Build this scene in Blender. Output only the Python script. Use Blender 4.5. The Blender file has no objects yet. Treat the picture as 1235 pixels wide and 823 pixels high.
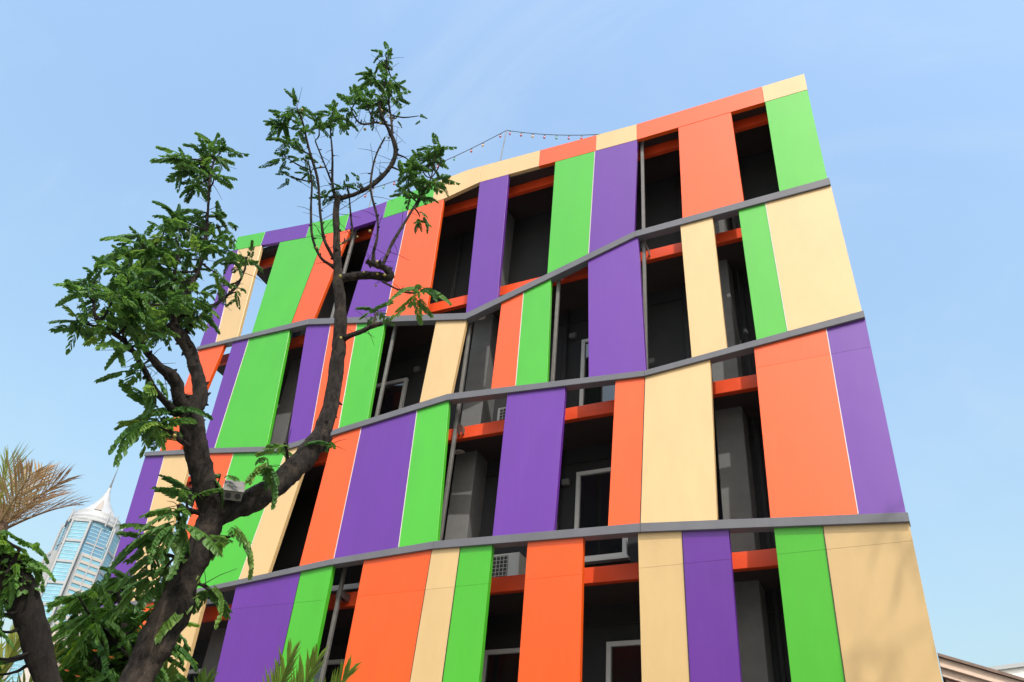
import bpy, bmesh, math, random
from mathutils import Vector, Matrix, Euler, noise

# ------------------------------------------------------------------ camera, sky, sun, exposure
S = bpy.context.scene
R_ = math.radians
cam_data = bpy.data.cameras.new('camera')
cam = bpy.data.objects.new('camera', cam_data)
S.collection.objects.link(cam)
RIGHT = Vector((0.90489, 0.41792, 0.08071)); DOWN = Vector((-0.19700, 0.57931, -0.79094)); FWD = Vector((-0.37731, 0.69981, 0.60655))
m3 = Matrix((RIGHT, -DOWN, -FWD)).transposed()
cam.matrix_world = Matrix.Translation((0, 0, 1.6)) @ m3.to_4x4()
cam_data.sensor_width = 36.0
cam_data.lens = 30.02
cam_data.clip_start = 0.05
cam_data.clip_end = 6000
S.camera = cam

SUN_AZ = 36.0      # degrees to the right of the facade's outward normal
SUN_EL = 52.0
sun_dir = Vector((math.sin(R_(SUN_AZ)) * math.cos(R_(SUN_EL)), -math.cos(R_(SUN_AZ)) * math.cos(R_(SUN_EL)), math.sin(R_(SUN_EL))))
world = bpy.data.worlds.new('World'); S.world = world
world.use_nodes = True
wn = world.node_tree
bg = wn.nodes['Background']
sky = wn.nodes.new('ShaderNodeTexSky'); sky.sky_type = 'NISHITA'
sky.sun_disc = False
sky.sun_elevation = R_(SUN_EL)
sky.sun_rotation = R_(180 - SUN_AZ)
sky.altitude = 0
sky.air_density = 2.5; sky.dust_density = 7.0; sky.ozone_density = 6.8
tcw = wn.nodes.new('ShaderNodeTexCoord'); mpw = wn.nodes.new('ShaderNodeMapping'); mpw.inputs['Scale'].default_value = (1.0, 2.6, 1.6); mpw.inputs['Rotation'].default_value = (0.4, 0.5, 0.9)
nzw = wn.nodes.new('ShaderNodeTexNoise'); nzw.inputs['Scale'].default_value = 1.7; nzw.inputs['Detail'].default_value = 7; nzw.inputs['Roughness'].default_value = 0.6; nzw.inputs['Distortion'].default_value = 0.8
mrw = wn.nodes.new('ShaderNodeMapRange'); mrw.interpolation_type = 'SMOOTHSTEP'; mrw.inputs[1].default_value = 0.45; mrw.inputs[2].default_value = 0.80; mrw.inputs[3].default_value = 0.0; mrw.inputs[4].default_value = 0.30
mxw = wn.nodes.new('ShaderNodeMix'); mxw.data_type = 'RGBA'; mxw.inputs[7].default_value = (2.5, 2.8, 3.2, 1)      # thin veil of high cloud
wn.links.new(tcw.outputs['Generated'], mpw.inputs[0]); wn.links.new(mpw.outputs[0], nzw.inputs['Vector']); wn.links.new(nzw.outputs[0], mrw.inputs[0])
wn.links.new(mrw.outputs[0], mxw.inputs[0]); wn.links.new(sky.outputs[0], mxw.inputs[6])
wn.links.new(mxw.outputs[2], bg.inputs[0])
bg.inputs[1].default_value = 0.15
sl = bpy.data.lights.new('sun', 'SUN'); sl.energy = 2.0; sl.angle = R_(0.53); sl.color = (1.0, 0.95, 0.87)
sun = bpy.data.objects.new('sun', sl); S.collection.objects.link(sun)
sun.rotation_euler = sun_dir.to_track_quat('Z', 'Y').to_euler()
sun.location = (20, -20, 40)
S.view_settings.view_transform = 'Standard'
S.view_settings.look = 'None'
S.view_settings.exposure = 1.02
S.view_settings.gamma = 1.0

random.seed(11)
# ------------------------------------------------------------------ measured layout (metres)
LIMBS = [
    [(-3.761, 3.295, 2.724, 0.133), (-3.744, 3.314, 2.912, 0.132), (-3.724, 3.336, 3.106, 0.142), (-3.718, 3.343, 3.263, 0.129), (-3.701, 3.362, 3.481, 0.119), (-3.692, 3.372, 3.692, 0.115), (-3.689, 3.375, 3.779, 0.094)],
    [(-3.671, 3.395, 3.684, 0.088), (-3.717, 3.3, 3.822, 0.093), (-3.753, 3.197, 3.979, 0.089), (-3.785, 3.111, 4.137, 0.085), (-3.82, 3.069, 4.266, 0.083), (-3.822, 3.035, 4.347, 0.061)],
    [(-3.826, 3.062, 4.232, 0.06), (-3.835, 2.969, 4.296, 0.053), (-3.836, 2.919, 4.361, 0.05), (-3.841, 2.845, 4.392, 0.047), (-3.825, 2.765, 4.376, 0.034), (-3.848, 2.699, 4.408, 0.027), (-3.857, 2.651, 4.425, 0.022), (-3.879, 2.564, 4.515, 0.017), (-3.881, 2.47, 4.632, 0.015), (-3.91, 2.423, 4.764, 0.01)],
    [(-3.859, 3.02, 4.213, 0.03), (-3.839, 2.882, 4.217, 0.025), (-3.812, 2.749, 4.237, 0.022), (-3.79, 2.642, 4.272, 0.019), (-3.839, 2.535, 4.367, 0.019), (-3.899, 2.441, 4.416, 0.017), (-3.931, 2.389, 4.421, 0.014), (-3.969, 2.326, 4.493, 0.012), (-3.998, 2.274, 4.641, 0.008)],
    [(-3.931, 2.389, 4.421, 0.012), (-3.967, 2.329, 4.409, 0.009), (-4, 2.271, 4.404, 0.007)],
    [(-3.806, 3.086, 4.244, 0.061), (-3.801, 3.093, 4.35, 0.054), (-3.836, 3.08, 4.467, 0.052), (-3.894, 3.056, 4.579, 0.053), (-3.981, 3.025, 4.729, 0.054), (-4.026, 2.965, 4.812, 0.051), (-4.077, 2.928, 4.88, 0.038), (-4.115, 2.927, 5.059, 0.025), (-4.129, 2.959, 5.236, 0.02), (-4.14, 2.978, 5.408, 0.017), (-4.163, 2.981, 5.576, 0.015), (-4.206, 2.971, 5.788, 0.015), (-4.242, 2.921, 6.054, 0.012), (-4.277, 2.869, 6.305, 0.011), (-4.292, 2.846, 6.504, 0.008)],
    [(-4.041, 2.945, 4.842, 0.024), (-4.098, 3.036, 4.938, 0.017), (-4.173, 3.185, 5.242, 0.015), (-4.203, 3.31, 5.466, 0.014), (-4.223, 3.397, 5.674, 0.013), (-4.247, 3.431, 5.871, 0.01), (-4.273, 3.431, 5.993, 0.008)],
    [(-4.077, 2.929, 4.894, 0.022), (-4.066, 2.823, 4.998, 0.016), (-4.048, 2.761, 5.122, 0.014), (-4.066, 2.734, 5.327, 0.011), (-4.084, 2.672, 5.468, 0.008)],
    [(-4.113, 2.93, 5.047, 0.017), (-4.151, 2.788, 5.101, 0.014), (-4.173, 2.663, 5.186, 0.011), (-4.182, 2.554, 5.278, 0.008)],
    [(-3.673, 3.392, 3.699, 0.083), (-3.636, 3.461, 3.787, 0.089), (-3.598, 3.558, 3.873, 0.089), (-3.551, 3.661, 4.016, 0.091), (-3.517, 3.762, 4.202, 0.094), (-3.488, 3.857, 4.406, 0.083), (-3.491, 3.908, 4.62, 0.071), (-3.511, 3.93, 4.859, 0.07), (-3.551, 3.935, 5.148, 0.067), (-3.578, 3.91, 5.446, 0.059), (-3.615, 3.876, 5.689, 0.054), (-3.651, 3.842, 5.867, 0.052), (-3.688, 3.806, 6.084, 0.041), (-3.733, 3.763, 6.352, 0.034), (-3.778, 3.718, 6.623, 0.034), (-3.791, 3.704, 6.783, 0.031)],
    [(-3.789, 3.706, 6.765, 0.028), (-3.672, 3.752, 6.817, 0.024), (-3.532, 3.817, 6.973, 0.025), (-3.429, 3.843, 7.171, 0.023), (-3.402, 3.826, 7.348, 0.024), (-3.439, 3.766, 7.507, 0.02), (-3.488, 3.693, 7.627, 0.018), (-3.525, 3.63, 7.743, 0.015), (-3.526, 3.616, 7.965, 0.011), (-3.537, 3.605, 8.23, 0.01), (-3.563, 3.579, 8.442, 0.008)],
    [(-3.432, 3.773, 7.49, 0.015), (-3.477, 3.758, 7.723, 0.013), (-3.534, 3.732, 7.958, 0.011), (-3.581, 3.715, 8.207, 0.008)],
    [(-3.479, 3.702, 7.599, 0.013), (-3.49, 3.58, 7.482, 0.011), (-3.514, 3.486, 7.359, 0.011), (-3.535, 3.422, 7.336, 0.009), (-3.575, 3.351, 7.424, 0.007)],
    [(-3.653, 3.84, 5.944, 0.045), (-3.532, 3.884, 5.97, 0.042), (-3.397, 3.937, 5.975, 0.042), (-3.304, 3.977, 5.962, 0.042), (-3.282, 3.969, 5.993, 0.039), (-3.315, 3.915, 6.018, 0.032), (-3.356, 3.84, 6, 0.029), (-3.384, 3.789, 5.999, 0.026)],
    [(-3.357, 3.839, 6.009, 0.019), (-3.357, 3.813, 6.118, 0.015), (-3.344, 3.797, 6.253, 0.013), (-3.366, 3.765, 6.453, 0.013), (-3.431, 3.678, 6.719, 0.012), (-3.446, 3.65, 7.063, 0.01), (-3.408, 3.659, 7.336, 0.009)],
    [(-3.319, 3.898, 6.013, 0.019), (-3.307, 3.909, 6.107, 0.016), (-3.305, 3.95, 6.325, 0.015), (-3.269, 4.044, 6.738, 0.014), (-3.242, 4.117, 7.046, 0.013), (-3.219, 4.16, 7.274, 0.009)],
    [(-3.322, 3.961, 5.912, 0.013), (-3.208, 3.965, 5.821, 0.009), (-3.099, 3.987, 5.758, 0.009), (-2.996, 4.003, 5.741, 0.009)],
    [(-3.564, 3.922, 5.357, 0.028), (-3.494, 3.919, 5.383, 0.025), (-3.397, 3.937, 5.42, 0.022), (-3.316, 3.94, 5.448, 0.022), (-3.229, 3.947, 5.462, 0.02)],
    [(-3.313, 3.943, 5.457, 0.011), (-3.308, 3.947, 5.523, 0.009), (-3.307, 3.948, 5.588, 0.006)],
    [(-3.693, 3.802, 6.019, 0.016), (-3.717, 3.75, 6.035, 0.015), (-3.754, 3.67, 6.057, 0.013), (-3.799, 3.58, 6.196, 0.013), (-3.836, 3.511, 6.451, 0.012), (-3.862, 3.452, 6.732, 0.01), (-3.913, 3.394, 6.946, 0.008)],
    [(-3.706, 3.789, 6.11, 0.017), (-3.738, 3.715, 6.181, 0.015), (-3.767, 3.657, 6.266, 0.015), (-3.79, 3.561, 6.483, 0.013), (-3.818, 3.457, 6.77, 0.014), (-3.876, 3.314, 7.019, 0.012), (-3.908, 3.199, 7.22, 0.01), (-3.937, 3.114, 7.329, 0.007)],
    [(-3.798, 3.697, 6.759, 0.016), (-3.839, 3.654, 6.904, 0.014), (-3.888, 3.602, 7.239, 0.011), (-3.933, 3.553, 7.481, 0.009), (-3.964, 3.518, 7.662, 0.007)],
    [(-3.847, 3.645, 6.929, 0.011), (-3.889, 3.526, 7.081, 0.009), (-3.945, 3.418, 7.253, 0.007)],
    [(-3.716, 3.779, 6.269, 0.013), (-3.652, 3.841, 6.407, 0.012), (-3.689, 3.806, 6.627, 0.01), (-3.717, 3.75, 6.833, 0.008)],
    [(-3.769, 3.178, 4.028, 0.025), (-3.762, 3.061, 4.017, 0.022), (-3.759, 2.986, 4.018, 0.019), (-3.747, 2.919, 4.016, 0.014)],
    [(-3.7, 3.363, 3.293, 0.018), (-3.615, 3.382, 3.264, 0.011), (-3.547, 3.381, 3.229, 0.007)],
    [(-3.698, 3.365, 3.343, 0.019), (-3.723, 3.262, 3.376, 0.014), (-3.732, 3.175, 3.373, 0.008)],
    [(-3.732, 3.327, 3.686, 0.022), (-3.712, 3.199, 3.653, 0.017), (-3.711, 3.123, 3.637, 0.009)],
    [(-3.556, 3.656, 4.003, 0.016), (-3.544, 3.598, 4.046, 0.013), (-3.527, 3.544, 4.085, 0.009)],
    [(-3.722, 3.338, 3.798, 0.01), (-3.673, 3.319, 3.863, 0.007), (-3.651, 3.298, 3.921, 0.005)],
    [(-3.634, 3.434, 3.566, 0.015), (-3.572, 3.426, 3.566, 0.01), (-3.534, 3.423, 3.57, 0.007)],
    [(-3.474, 3.869, 4.475, 0.014), (-3.404, 3.865, 4.421, 0.008), (-3.364, 3.86, 4.386, 0.007)],
    [(-3.549, 3.731, 4.184, 0.016), (-3.541, 3.67, 4.265, 0.011), (-3.527, 3.614, 4.293, 0.008)],
]
ROSETTES = [
    (-4.35, 2.825, 6.593, 9, 0.82),
    (-4.343, 2.901, 6.694, 9, 0.82),
    (-4.409, 2.829, 6.524, 9, 0.82),
    (-4.485, 2.792, 6.438, 7, 0.82),
    (-4.46, 2.716, 6.46, 7, 0.82),
    (-4.422, 2.88, 6.335, 7, 0.74),
    (-4.15, 2.804, 6.223, 7, 0.74),
    (-4.106, 2.605, 5.595, 9, 0.61),
    (-4.251, 2.82, 5.804, 9, 0.61),
    (-4.315, 2.946, 5.999, 9, 0.61),
    (-4.255, 2.776, 5.704, 9, 0.61),
    (-3.962, 2.503, 5.345, 9, 0.61),
    (-4.183, 2.983, 5.988, 6, 0.57),
    (-4.061, 3, 5.874, 6, 0.57),
    (-4.141, 2.632, 5.412, 9, 0.61),
    (-4.112, 2.746, 5.428, 9, 0.61),
    (-3.959, 2.763, 5.394, 9, 0.61),
    (-4.04, 2.911, 5.651, 9, 0.61),
    (-3.984, 2.619, 5.228, 9, 0.61),
    (-4.237, 2.927, 5.536, 9, 0.61),
    (-4.356, 3.036, 5.986, 9, 0.61),
    (-4.276, 3.294, 5.925, 6, 0.66),
    (-4.328, 3.476, 6.05, 6, 0.66),
    (-4.213, 3.334, 5.837, 6, 0.66),
    (-4.243, 2.566, 5.385, 9, 0.66),
    (-4.049, 2.412, 5.107, 9, 0.66),
    (-3.947, 2.46, 5.116, 9, 0.66),
    (-4.387, 2.573, 5.324, 9, 0.66),
    (-4.045, 2.593, 5.18, 9, 0.66),
    (-3.784, 2.248, 4.727, 9, 0.67),
    (-4.501, 2.775, 5.384, 9, 0.67),
    (-4.38, 2.822, 5.411, 9, 0.67),
    (-3.947, 2.647, 5.081, 9, 0.67),
    (-4.427, 3.132, 5.587, 9, 0.67),
    (-3.946, 2.417, 4.836, 9, 0.67),
    (-4.275, 2.734, 5.181, 9, 0.67),
    (-3.907, 2.601, 4.959, 9, 0.67),
    (-4.278, 2.971, 5.351, 9, 0.67),
    (-4.129, 3.122, 5.528, 4, 0.66),
    (-4.376, 3.392, 5.706, 4, 0.66),
    (-4.153, 2.554, 4.91, 9, 0.67),
    (-3.756, 2.404, 4.671, 9, 0.67),
    (-4.08, 2.718, 5.024, 9, 0.67),
    (-3.866, 2.7, 4.892, 9, 0.67),
    (-3.9, 2.853, 5.011, 9, 0.67),
    (-3.681, 2.215, 4.481, 9, 0.67),
    (-3.77, 2.384, 4.577, 9, 0.67),
    (-4.232, 2.796, 5.037, 9, 0.67),
    (-3.79, 2.612, 4.745, 9, 0.67),
    (-4.2, 3.023, 5.159, 9, 0.67),
    (-3.768, 2.435, 4.536, 9, 0.67),
    (-3.993, 2.694, 4.787, 9, 0.67),
    (-4.314, 3.032, 5.123, 9, 0.67),
    (-4.101, 3.01, 5.019, 9, 0.67),
    (-3.769, 2.405, 4.464, 9, 0.67),
    (-3.853, 2.579, 4.57, 9, 0.67),
    (-4.233, 2.956, 4.928, 9, 0.67),
    (-3.953, 2.963, 5.007, 9, 0.67),
    (-4.292, 3.265, 5.391, 4, 0.57),
    (-4.105, 3.315, 5.507, 4, 0.57),
    (-4.056, 2.294, 4.7, 5, 0.72),
    (-4.079, 2.3, 4.784, 5, 0.72),
    (-3.915, 2.186, 4.526, 5, 0.72),
    (-4.022, 2.372, 4.644, 5, 0.72),
    (-3.986, 2.27, 4.393, 8, 0.85),
    (-3.93, 2.427, 4.549, 4, 0.75),
    (-3.817, 2.35, 4.351, 4, 0.75),
    (-3.783, 2.42, 4.395, 4, 0.75),
    (-3.751, 2.493, 4.31, 4, 0.85),
    (-3.913, 2.705, 4.379, 4, 0.85),
    (-3.737, 2.698, 4.205, 4, 0.85),
    (-3.886, 2.946, 4.22, 5, 1.1),
    (-3.946, 2.953, 4.189, 5, 1.1),
    (-3.855, 2.997, 4.082, 6, 1.2),
    (-3.746, 2.844, 3.999, 6, 1.2),
    (-3.678, 3.095, 3.619, 6, 1.1),
    (-3.731, 3.188, 3.724, 6, 1.1),
    (-3.843, 3.214, 3.543, 6, 1.2),
    (-3.606, 3.081, 3.492, 6, 1.2),
    (-3.821, 3.224, 3.414, 6, 1.2),
    (-3.818, 3.334, 3.342, 5, 1.1),
    (-3.848, 3.26, 3.315, 5, 1.1),
    (-3.481, 3.371, 3.54, 4, 1.1),
    (-3.603, 3.425, 3.261, 6, 1.2),
    (-3.482, 3.496, 4.058, 6, 0.95),
    (-3.639, 3.287, 3.914, 3, 0.8),
    (-3.374, 3.875, 4.384, 3, 0.6),
    (-3.575, 3.661, 4.334, 3, 0.85),
    (-2.977, 3.998, 5.731, 9, 1),
    (-3.339, 3.988, 5.619, 6, 0.6),
    (-3.948, 3.123, 7.344, 8, 0.66),
    (-3.925, 3.039, 7.101, 8, 0.66),
    (-3.971, 3.03, 7.027, 8, 0.66),
    (-3.824, 3.149, 7.079, 7, 0.62),
    (-3.865, 3.13, 6.867, 7, 0.62),
    (-3.945, 3.192, 6.788, 7, 0.62),
    (-3.979, 3.387, 7.018, 5, 0.55),
    (-3.972, 3.508, 6.989, 5, 0.55),
    (-3.938, 3.393, 7.421, 8, 0.62),
    (-3.861, 3.43, 7.497, 8, 0.62),
    (-4.065, 3.624, 7.994, 8, 0.62),
    (-3.892, 3.607, 7.676, 7, 0.62),
    (-3.561, 3.338, 7.402, 7, 0.62),
    (-3.528, 3.324, 7.481, 7, 0.62),
    (-3.528, 3.433, 7.617, 8, 0.62),
    (-3.625, 3.642, 7.853, 8, 0.62),
    (-3.554, 3.699, 7.938, 8, 0.62),
    (-3.505, 3.734, 8.031, 8, 0.62),
    (-3.528, 3.618, 8.143, 8, 0.62),
    (-3.604, 3.831, 8.434, 8, 0.62),
    (-3.52, 3.463, 7.972, 8, 0.62),
    (-3.633, 3.505, 8.086, 8, 0.62),
    (-3.59, 3.628, 8.471, 7, 0.55),
    (-3.54, 3.518, 8.424, 7, 0.55),
    (-3.316, 3.974, 7.321, 10, 0.7),
    (-3.372, 4.177, 7.52, 10, 0.7),
    (-3.265, 4.164, 7.553, 10, 0.7),
    (-3.36, 4.111, 7.267, 8, 0.7),
    (-3.183, 4.068, 7.11, 8, 0.7),
    (-3.312, 3.924, 7.135, 8, 0.7),
    (-3.186, 4.115, 7.602, 7, 0.62),
    (-3.212, 4.235, 7.632, 7, 0.62),
    (-3.301, 4.017, 6.956, 7, 0.62),
    (-3.232, 4.112, 7.006, 7, 0.62),
    (-3.209, 4.293, 7.399, 7, 0.62),
    (-3.24, 4.139, 6.77, 7, 0.55),
    (-3.868, 3.734, 6.905, 7, 0.43),
    (-3.74, 3.716, 6.92, 7, 0.43),
    (-3.859, 3.63, 6.754, 7, 0.43),
    (-3.699, 3.777, 7.008, 7, 0.43),
    (-3.986, 3.303, 6.704, 7, 0.43),
    (-3.293, 3.893, 7.859, 3, 0.35),
    (-3.438, 3.781, 7.768, 3, 0.35),
]
SHRUB_STEMS = [
    [(-4.61, 3.994, 2.965, 0.078), (-4.664, 3.932, 3.118, 0.069), (-4.703, 3.885, 3.263, 0.053), (-4.742, 3.837, 3.385, 0.032), (-4.777, 3.794, 3.483, 0.019)],
    [(-4.664, 3.932, 3.118, 0.032), (-4.601, 3.693, 3.164, 0.023), (-4.599, 3.534, 3.211, 0.015), (-4.585, 3.387, 3.283, 0.01)],
    [(-4.686, 3.906, 3.216, 0.024), (-4.826, 4.05, 3.413, 0.02), (-4.928, 4.084, 3.608, 0.011)],
]
SHRUB_ROSETTES = [
    (-4.537, 3.527, 3.159, 8, 1.1),
    (-4.657, 3.746, 3.223, 8, 1.1),
    (-5.231, 4.006, 3.224, 8, 1.1),
    (-5.132, 4.085, 3.216, 8, 1.1),
    (-4.8, 3.966, 3.131, 8, 1.1),
    (-4.641, 3.958, 3.12, 8, 1.1),
    (-4.656, 3.685, 2.936, 8, 1.1),
    (-4.392, 3.616, 2.869, 8, 1.1),
    (-4.467, 3.812, 2.915, 8, 1.1),
    (-4.773, 4.236, 3.053, 8, 1.1),
    (-5.178, 3.875, 3.532, 8, 1.1),
    (-4.733, 3.624, 3.435, 8, 1.1),
    (-5.029, 3.935, 3.624, 8, 1.1),
    (-4.95, 4.017, 3.566, 8, 1.1),
    (-4.848, 4.015, 3.597, 8, 1.1),
    (-5.004, 3.769, 3.348, 8, 1.1),
    (-5.017, 3.908, 3.382, 8, 1.1),
    (-4.656, 3.727, 3.332, 8, 1.1),
    (-4.853, 4.024, 3.428, 8, 1.1),
    (-4.46, 3.833, 3.329, 8, 1.1),
    (-4.8, 3.741, 3.163, 8, 1.1),
    (-4.964, 3.992, 3.257, 8, 1.1),
    (-4.834, 4.026, 3.26, 8, 1.1),
    (-4.47, 3.842, 3.149, 8, 1.1),
    (-5.15, 4.041, 3.147, 8, 1.1),
    (-4.852, 3.939, 3.073, 8, 1.1),
    (-4.724, 3.986, 3.055, 8, 1.1),
    (-4.226, 3.692, 2.94, 8, 1.1),
    (-4.855, 3.77, 2.936, 8, 1.1),
    (-4.559, 3.667, 2.854, 8, 1.1),
    (-4.806, 4.029, 2.943, 8, 1.1),
    (-4.566, 3.989, 2.897, 8, 1.1),
    (-4.805, 4.253, 3.25, 8, 1.1),
    (-4.69, 4.127, 3.312, 8, 1.1),
]
LEAN_STEMS = [
    [(-3.531, 2.625, 2.519, 0.052), (-3.568, 2.575, 2.606, 0.057), (-3.603, 2.526, 2.69, 0.062), (-3.64, 2.471, 2.778, 0.067), (-3.674, 2.42, 2.86, 0.069), (-3.709, 2.368, 2.928, 0.064), (-3.746, 2.308, 2.971, 0.052), (-3.79, 2.235, 3.007, 0.041), (-3.835, 2.157, 3.058, 0.03)],
    [(-3.697, 2.385, 2.903, 0.019), (-3.632, 2.302, 2.94, 0.013), (-3.59, 2.275, 2.994, 0.007)],
    [(-3.749, 2.303, 2.969, 0.017), (-3.709, 2.273, 3.015, 0.011), (-3.671, 2.239, 3.055, 0.006)],
]
LEAN_ROSETTES = [
    (-3.731, 2.368, 3.043, 6, 0.66),
    (-3.614, 2.216, 3.01, 6, 0.66),
    (-3.653, 2.376, 2.981, 6, 0.66),
    (-3.748, 2.296, 2.997, 6, 0.66),
    (-3.741, 2.375, 2.974, 6, 0.66),
    (-3.591, 2.254, 2.87, 6, 0.66),
    (-3.807, 2.28, 3.049, 6, 0.66),
    (-3.768, 2.364, 2.882, 6, 0.66),
    (-3.683, 2.361, 2.892, 6, 0.66),
    (-3.774, 2.433, 2.969, 6, 0.66),
    (-3.791, 2.393, 2.829, 6, 0.66),
    (-3.639, 2.305, 2.717, 6, 0.66),
    (-3.615, 2.35, 2.66, 6, 0.66),
    (-3.481, 2.289, 2.528, 6, 0.66),
    (-3.674, 2.483, 2.565, 6, 0.66),
    (-3.717, 2.492, 2.517, 6, 0.66),
]
PALM_POINTS = [
    (-6.024, 3.565, 3.919),
    (-5.851, 4.022, 4.428),
    (-5.684, 3.733, 4.498),
    (-6.208, 3.841, 4.753),
    (-6.003, 3.401, 4.57),
    (-5.643, 3.422, 4.38),
    (-6.112, 3.992, 4.538),
    (-6.197, 3.255, 4.379),
]
ROWS = {
    1: [(-14.37, -14.18, 'P'), (-14.11, -13.69, 'B'), (-13.32, -13.04, '-'), (-12.73, -12.64, 'G'), (-11.31, -11.52, 'O'), (-10.57, -10.9, '-'), (-9.84, -9.99, 'P'), (-8.97, -8.96, 'O'), (-8.05, -7.95, '-'), (-7.16, -7.02, 'P'), (-6.44, -6.34, '-'), (-5.33, -5.32, 'G'), (-4.42, -4.48, 'P'), (-3.49, -3.57, '-'), (-2.63, -2.65, 'O'), (-1.56, -1.52, '-'), (-0.9, -0.9, 'G'), (-0.1, -0.08, '|')],
    2: [(-14.17, -14.19, 'O'), (-13.37, -13.58, '-'), (-13.14, -12.96, 'P'), (-12.66, -12.59, 'G'), (-11.51, -11.17, '-'), (-11.06, -10.66, 'P'), (-10.38, -10.12, 'O'), (-9.66, -9.49, 'G'), (-8.94, -8.84, '-'), (-7.68, -7.74, 'B'), (-6.97, -7.08, '-'), (-6.25, -6.26, 'O'), (-5.79, -5.77, 'G'), (-5.23, -5.16, '-'), (-4.49, -4.4, 'P'), (-3.5, -3.39, '-'), (-2.7, -2.63, 'B'), (-2.1, -2.05, '-'), (-1.64, -1.59, 'G'), (-1.16, -1.1, 'B'), (-0.05, 0.01, '|')],
    3: [(-14.65, -14.17, 'P'), (-13.99, -13.54, 'B'), (-13.19, -12.9, '-'), (-12.68, -12.59, 'O'), (-12.01, -11.96, 'G'), (-10.65, -10.91, 'B'), (-10.04, -10.28, '-'), (-9.58, -9.63, 'O'), (-8.95, -8.92, 'P'), (-7.76, -7.65, 'G'), (-7.1, -6.92, '-'), (-5.92, -5.93, 'P'), (-4.81, -4.88, '-'), (-3.92, -4.02, 'O'), (-3.41, -3.52, 'B'), (-2.33, -2.4, '-'), (-1.64, -1.68, 'O'), (-0.54, -0.56, 'P'), (0.03, 0.01, '|')],
    4: [(-12.13, -12, 'B'), (-11.6, -11.45, '-'), (-10.93, -10.72, 'P'), (-9.56, -9.5, 'G'), (-8.9, -8.84, '-'), (-8.29, -8.28, 'O'), (-7, -7.08, 'B'), (-6.48, -6.52, 'G'), (-5.91, -5.9, '-'), (-5.31, -5.3, 'O'), (-4.4, -4.37, '-'), (-3.56, -3.51, 'B'), (-2.91, -2.88, 'P'), (-2.25, -2.25, '-'), (-1.65, -1.65, 'G'), (-1.02, -1.04, 'B'), (0.02, 0, '|')],
}

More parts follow.
